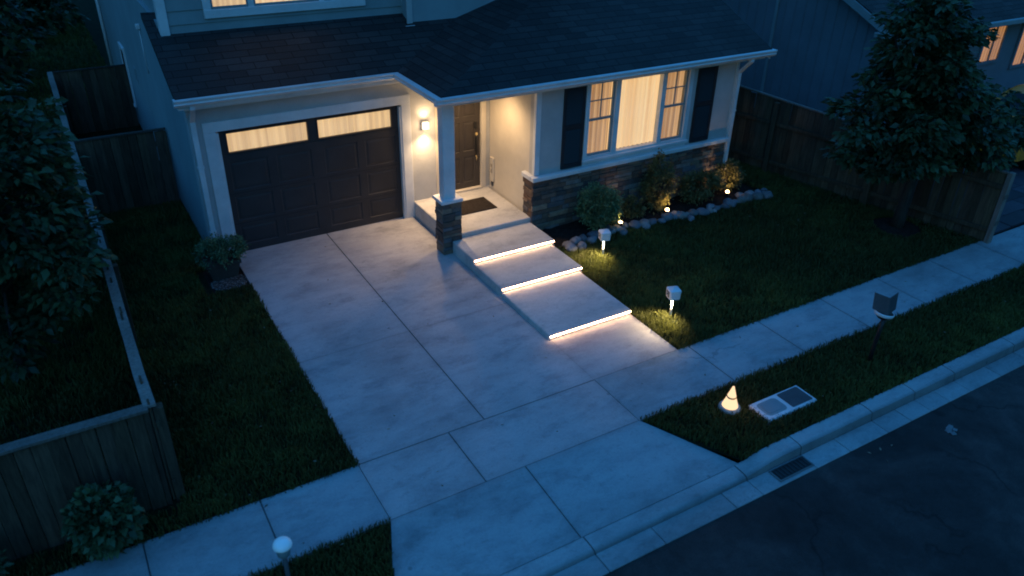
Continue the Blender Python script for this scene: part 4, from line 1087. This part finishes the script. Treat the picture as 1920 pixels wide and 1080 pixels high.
# neighbour's porch lamp seen through the leaves
g = MB(); g.box(16.55, 16.66, 10.85, 10.899, 1.02, 1.32, bev=.006); lb = g.build('wall_lantern', M['black'], N)
g = MB(); g.box(16.56, 16.65, 10.80, 10.849, 1.04, 1.30, bev=.01); g.build('lantern_glass', M['curtain_far'], lb)

# neighbour's paved drive
g = MB(); rr = random.Random(9)
for j in range(11):
    for i in range(9):
        k = rr.uniform(.5, 1.7); x = 13.95+i*.9+(j % 2)*.35; y = 6.56+j*.36
        g.box(x+.006, x+.894, y+.006, y+.354, -.1, .01+rr.uniform(-.004, .006), (k, k, k*1.15), .006)
struct(g.build('neighbour_drive', M['paver']))
# yellow car on that drive
t = thing('parked_car', 'yellow car parked in front of the neighbouring house at the right edge', 'car', (19.3, 8.9, 0))
body = [(17.35, .32), (17.4, .62), (17.55, .72), (18.5, .82), (19.1, 1.25), (19.5, 1.34), (20.6, 1.33), (21.15, .95), (21.4, .9), (21.45, .35)]
g = MB(); ya, yb_ = 8.05, 9.75
def carring(y, ins): return [(x+(.04*ins if x < 19 else -.04*ins), y, z-(.03*ins if z > .5 else 0)) for x, z in body]
rings = [carring(ya, 1), carring(ya+.07, 0), carring(yb_-.07, 0), carring(yb_, 1)]; nb = len(body)
# narrow the greenhouse
for ri, sgn in ((0, 1), (1, 1), (2, -1), (3, -1)): rings[ri] = [(x, y+sgn*(.16*max(0, (z-.82)/.5)), z) for x, y, z in rings[ri]]
g.add(sum(rings, []), [list(range(nb)), [3*nb+i for i in range(nb)][::-1]] + [[a*nb+i, (a+1)*nb+i, (a+1)*nb+(i+1) % nb, a*nb+(i+1) % nb] for a in range(3) for i in range(nb)])
cb = g.build('body', M['yellow'], t)
g = MB(); g.add([(18.62, 8.22, .90), (18.62, 9.58, .90), (19.08, 9.46, 1.25), (19.08, 8.34, 1.25)], [[0, 1, 2, 3]]); 
for v in range(len(g.v)): g.v[v] = (g.v[v][0]-.03, g.v[v][1], g.v[v][2]+.02)
g.build('windscreen', M['black'], t)
g = MB(); g.add([(18.85, 8.115, .88), (20.75, 8.09, .90), (20.45, 8.185, 1.25), (19.25, 8.185, 1.22)], [[0, 1, 2, 3]]); g.build('side_window', M['black'], t)
for x in (18.1, 20.6):
    for y in (8.02, 9.6):
        g = MB(); Mw = Matrix.Rotation(R(90), 4, 'X'); g.lathe([(.2, -.01), (.31, 0), (.32, .03), (.32, .14), (.3, .17), (.2, .175)], (x, y+.18, .31), 24, (1, 1, 1), Mw); wl = g.build('wheel', M['rubber'], t)
        g = MB(); g.lathe([(.0, -.02), (.19, -.012), (.2, .02)], (x, y+.02, .31), 16, (1, 1, 1), Mw); g.build('rim', M['lid'], wl)
for y in (8.3, 9.45):
    g = MB(); g.box(17.345, 17.42, y-.14, y+.14, .56, .66, bev=.02); g.build('headlight', M['lid'], t)

# small cyan garden lamp at the far left edge
t = thing('garden_lamp', 'tiny cyan glowing garden lamp in the dark yard at the upper left edge', 'garden lamp', (-.47, 17.6, 0))
g = MB(); g.tube([(-.47, 17.6, -.05), (-.47, 17.6, .5)], .015, 8); g.build('post', M['black'], t)
g = MB(); g.lathe([(0, 0), (.05, .02), (.06, .06), (.04, .1), (0, .11)], (-.47, 17.6, .5), 14); g.build('globe', M['cyan'], t)

# ------------------------------------------------------------------ grass
def in_poly(px, py, poly):
    c = np.zeros(len(px), bool); n = len(poly)
    for i in range(n):
        x1, y1 = poly[i]; x2, y2 = poly[(i+1) % n]
        k = ((y1 > py) != (y2 > py)) & (px < (x2-x1)*(py-y1)/((y2-y1)+1e-12)+x1); c ^= k
    return c
def vnoise(x, y, sc_, seed):
    r2 = np.random.default_rng(seed); T = r2.random((64, 64)); u = x*sc_ % 64; v = y*sc_ % 64
    i = u.astype(int) % 64; j = v.astype(int) % 64; fu = u-np.floor(u); fv2 = v-np.floor(v); fu = fu*fu*(3-2*fu); fv2 = fv2*fv2*(3-2*fv2); i1 = (i+1) % 64; j1 = (j+1) % 64
    return (T[i, j]*(1-fu)*(1-fv2)+T[i1, j]*fu*(1-fv2)+T[i, j1]*(1-fu)*fv2+T[i1, j1]*fu*fv2)
def grass(label, poly, dens, holes=(), h=.047, wd=.0055, name='grass'):
    P = np.array(poly); x0, y0 = P.min(0); x1, y1 = P.max(0); n = int((x1-x0)*(y1-y0)*dens)
    x = x0+(x1-x0)*rng.random(n); y = y0+(y1-y0)*rng.random(n); ok = in_poly(x, y, poly)
    for hl in holes: ok &= ~in_poly(x, y, hl)
    cl = .55*vnoise(x, y, 2.3, 1)+.45*vnoise(x, y, 9, 2); ok &= rng.random(n) < .35+1.0*cl
    x, y, cl = x[ok], y[ok], cl[ok]; n = len(x)
    hh = h*(.45+.75*cl+.45*rng.random(n)); long_ = rng.random(n) < .004; hh[long_] *= 1.8
    a = rng.random(n)*2*np.pi; lean = hh*(.25+.7*rng.random(n)); la = a+rng.normal(0, .8, n)
    b = np.stack([x, y, np.full(n, -.034)], 1); sx = np.stack([np.cos(a+1.57), np.sin(a+1.57), np.zeros(n)], 1)*(wd*(.7+.6*rng.random(n)))[:, None]
    ld = np.stack([np.cos(la), np.sin(la), np.zeros(n)], 1); zz = np.array([0, 0, 1.])
    m = b+ld*(lean*.35)[:, None]+zz*(.034+hh*.62)[:, None]; t = b+ld*lean[:, None]+zz*(.034+hh)[:, None]
    V = np.stack([b-sx, b+sx, m+sx*.75, m-sx*.75, t], 1).reshape(-1, 3)
    base = (np.arange(n)*5)[:, None]
    F = np.concatenate([base+np.array([[0, 1, 2, 3]]), base+np.array([[3, 2, 4]])], 1).reshape(-1)
    lc = np.tile([4, 3], n)
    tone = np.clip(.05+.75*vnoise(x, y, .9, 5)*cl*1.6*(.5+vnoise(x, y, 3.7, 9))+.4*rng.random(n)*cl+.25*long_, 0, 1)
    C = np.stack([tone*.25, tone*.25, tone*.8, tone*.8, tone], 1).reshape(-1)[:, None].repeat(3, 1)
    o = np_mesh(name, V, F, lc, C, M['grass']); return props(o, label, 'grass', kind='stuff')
steps_h = [(5.2, 6.5), (6.665, 6.5), (6.665, 7.56), (6.72, 8.9), (6.77, 10.6), (5.2, 10.6)]
pot_h = [(1.30, 11.1), (2.0, 11.1), (2.0, 11.95), (1.30, 11.95)]
grass('dark short lawn left of the driveway', [(.14, 6.47), (1.985, 6.47), (1.985, 12.16), (1.63, 12.16), (1.63, 14.9), (.14, 14.9)], 4200, [pot_h])
bed = [(6.74, 9.86), (7.6, 9.82), (8.6, 9.9), (9.6, 9.82), (10.6, 9.78), (11.5, 9.80), (12.0, 9.9), (11.9, 10.6), (6.74, 10.6)]
grass('dark lawn right of the entry steps up to the right fence', [(6.645, 6.47), (13.78, 6.47), (12.95, 10.1), (12.5, 12.4), (11.3, 12.4), (11.3, 10.5), (6.74, 10.5)], 3800, [steps_h, bed, [(12.9+.42*math.cos(i*.6283), 7.6+.42*math.sin(i*.6283)) for i in range(10)]])
grass('grass verge strip between the pavement and the kerb on the right', [(5.25, 5.58), (16.5, 5.58), (16.5, 4.44), (5.87, 4.44)], 4200, [[(6.61, 4.755), (7.45, 4.755), (7.45, 5.09), (6.61, 5.09)]])
grass('grass verge strip between the pavement and the kerb at the bottom left', [(-3, 5.58), (1.97, 5.58), (1.53, 4.44), (-3, 4.44)], 4200)
grass('dark grass in the yard behind the left fence', [(-4, 6.98), (.04, 6.98), (.04, 14), (-4, 14)], 1700, wd=.008, h=.07)
grass('dim back yard grass beyond the far fence', [(-6, 14), (.03, 14), (.03, 20.3), (1.6, 20.3), (1.6, 34), (-6, 34)], 420, wd=.016, h=.08)
grass('thin grass along the foot of the left fence by the pavement', [(-6, 6.47), (.14, 6.47), (.14, 6.84), (-6, 6.80)], 3000)

# pale bits of dry leaf and grass lying about
n = 150
zone = [(.3, 1.9, 6.6, 11), (6.9, 13, 6.6, 9.6), (6, 13, 4.6, 5.5), (-1, 12, 5.6, 6.45), (2.1, 5.1, 6.6, 11.8), (7, 12, 3.6, 3.95), (0, 1.5, 4.6, 5.5)]
w_ = np.array([.22, .26, .16, .10, .08, .04, .08]); zi = rng.choice(len(zone), n, p=w_/w_.sum()); zz_ = np.array(zone)[zi]
px_ = zz_[:, 0]+(zz_[:, 1]-zz_[:, 0])*rng.random(n); py_ = zz_[:, 2]+(zz_[:, 3]-zz_[:, 2])*rng.random(n)
pz_ = np.choose(zi, [.03, .03, .03, .004, .004, -.125, .03])
dd_ = rng.normal(0, 1, (n, 3))*[1, 1, .12]
lt = leaves('leaf_litter', np.stack([px_, py_, pz_], 1), dd_, .02+.035*rng.random(n), rng.random(n), m_leaf('dry_leaf', (.09, .06, .04), (.30, .24, .17), .1, .8), None, .5, .02, .1)
props(lt, 'scattered pale bits of dry leaf on the lawns and paving', 'leaf litter', kind='stuff')
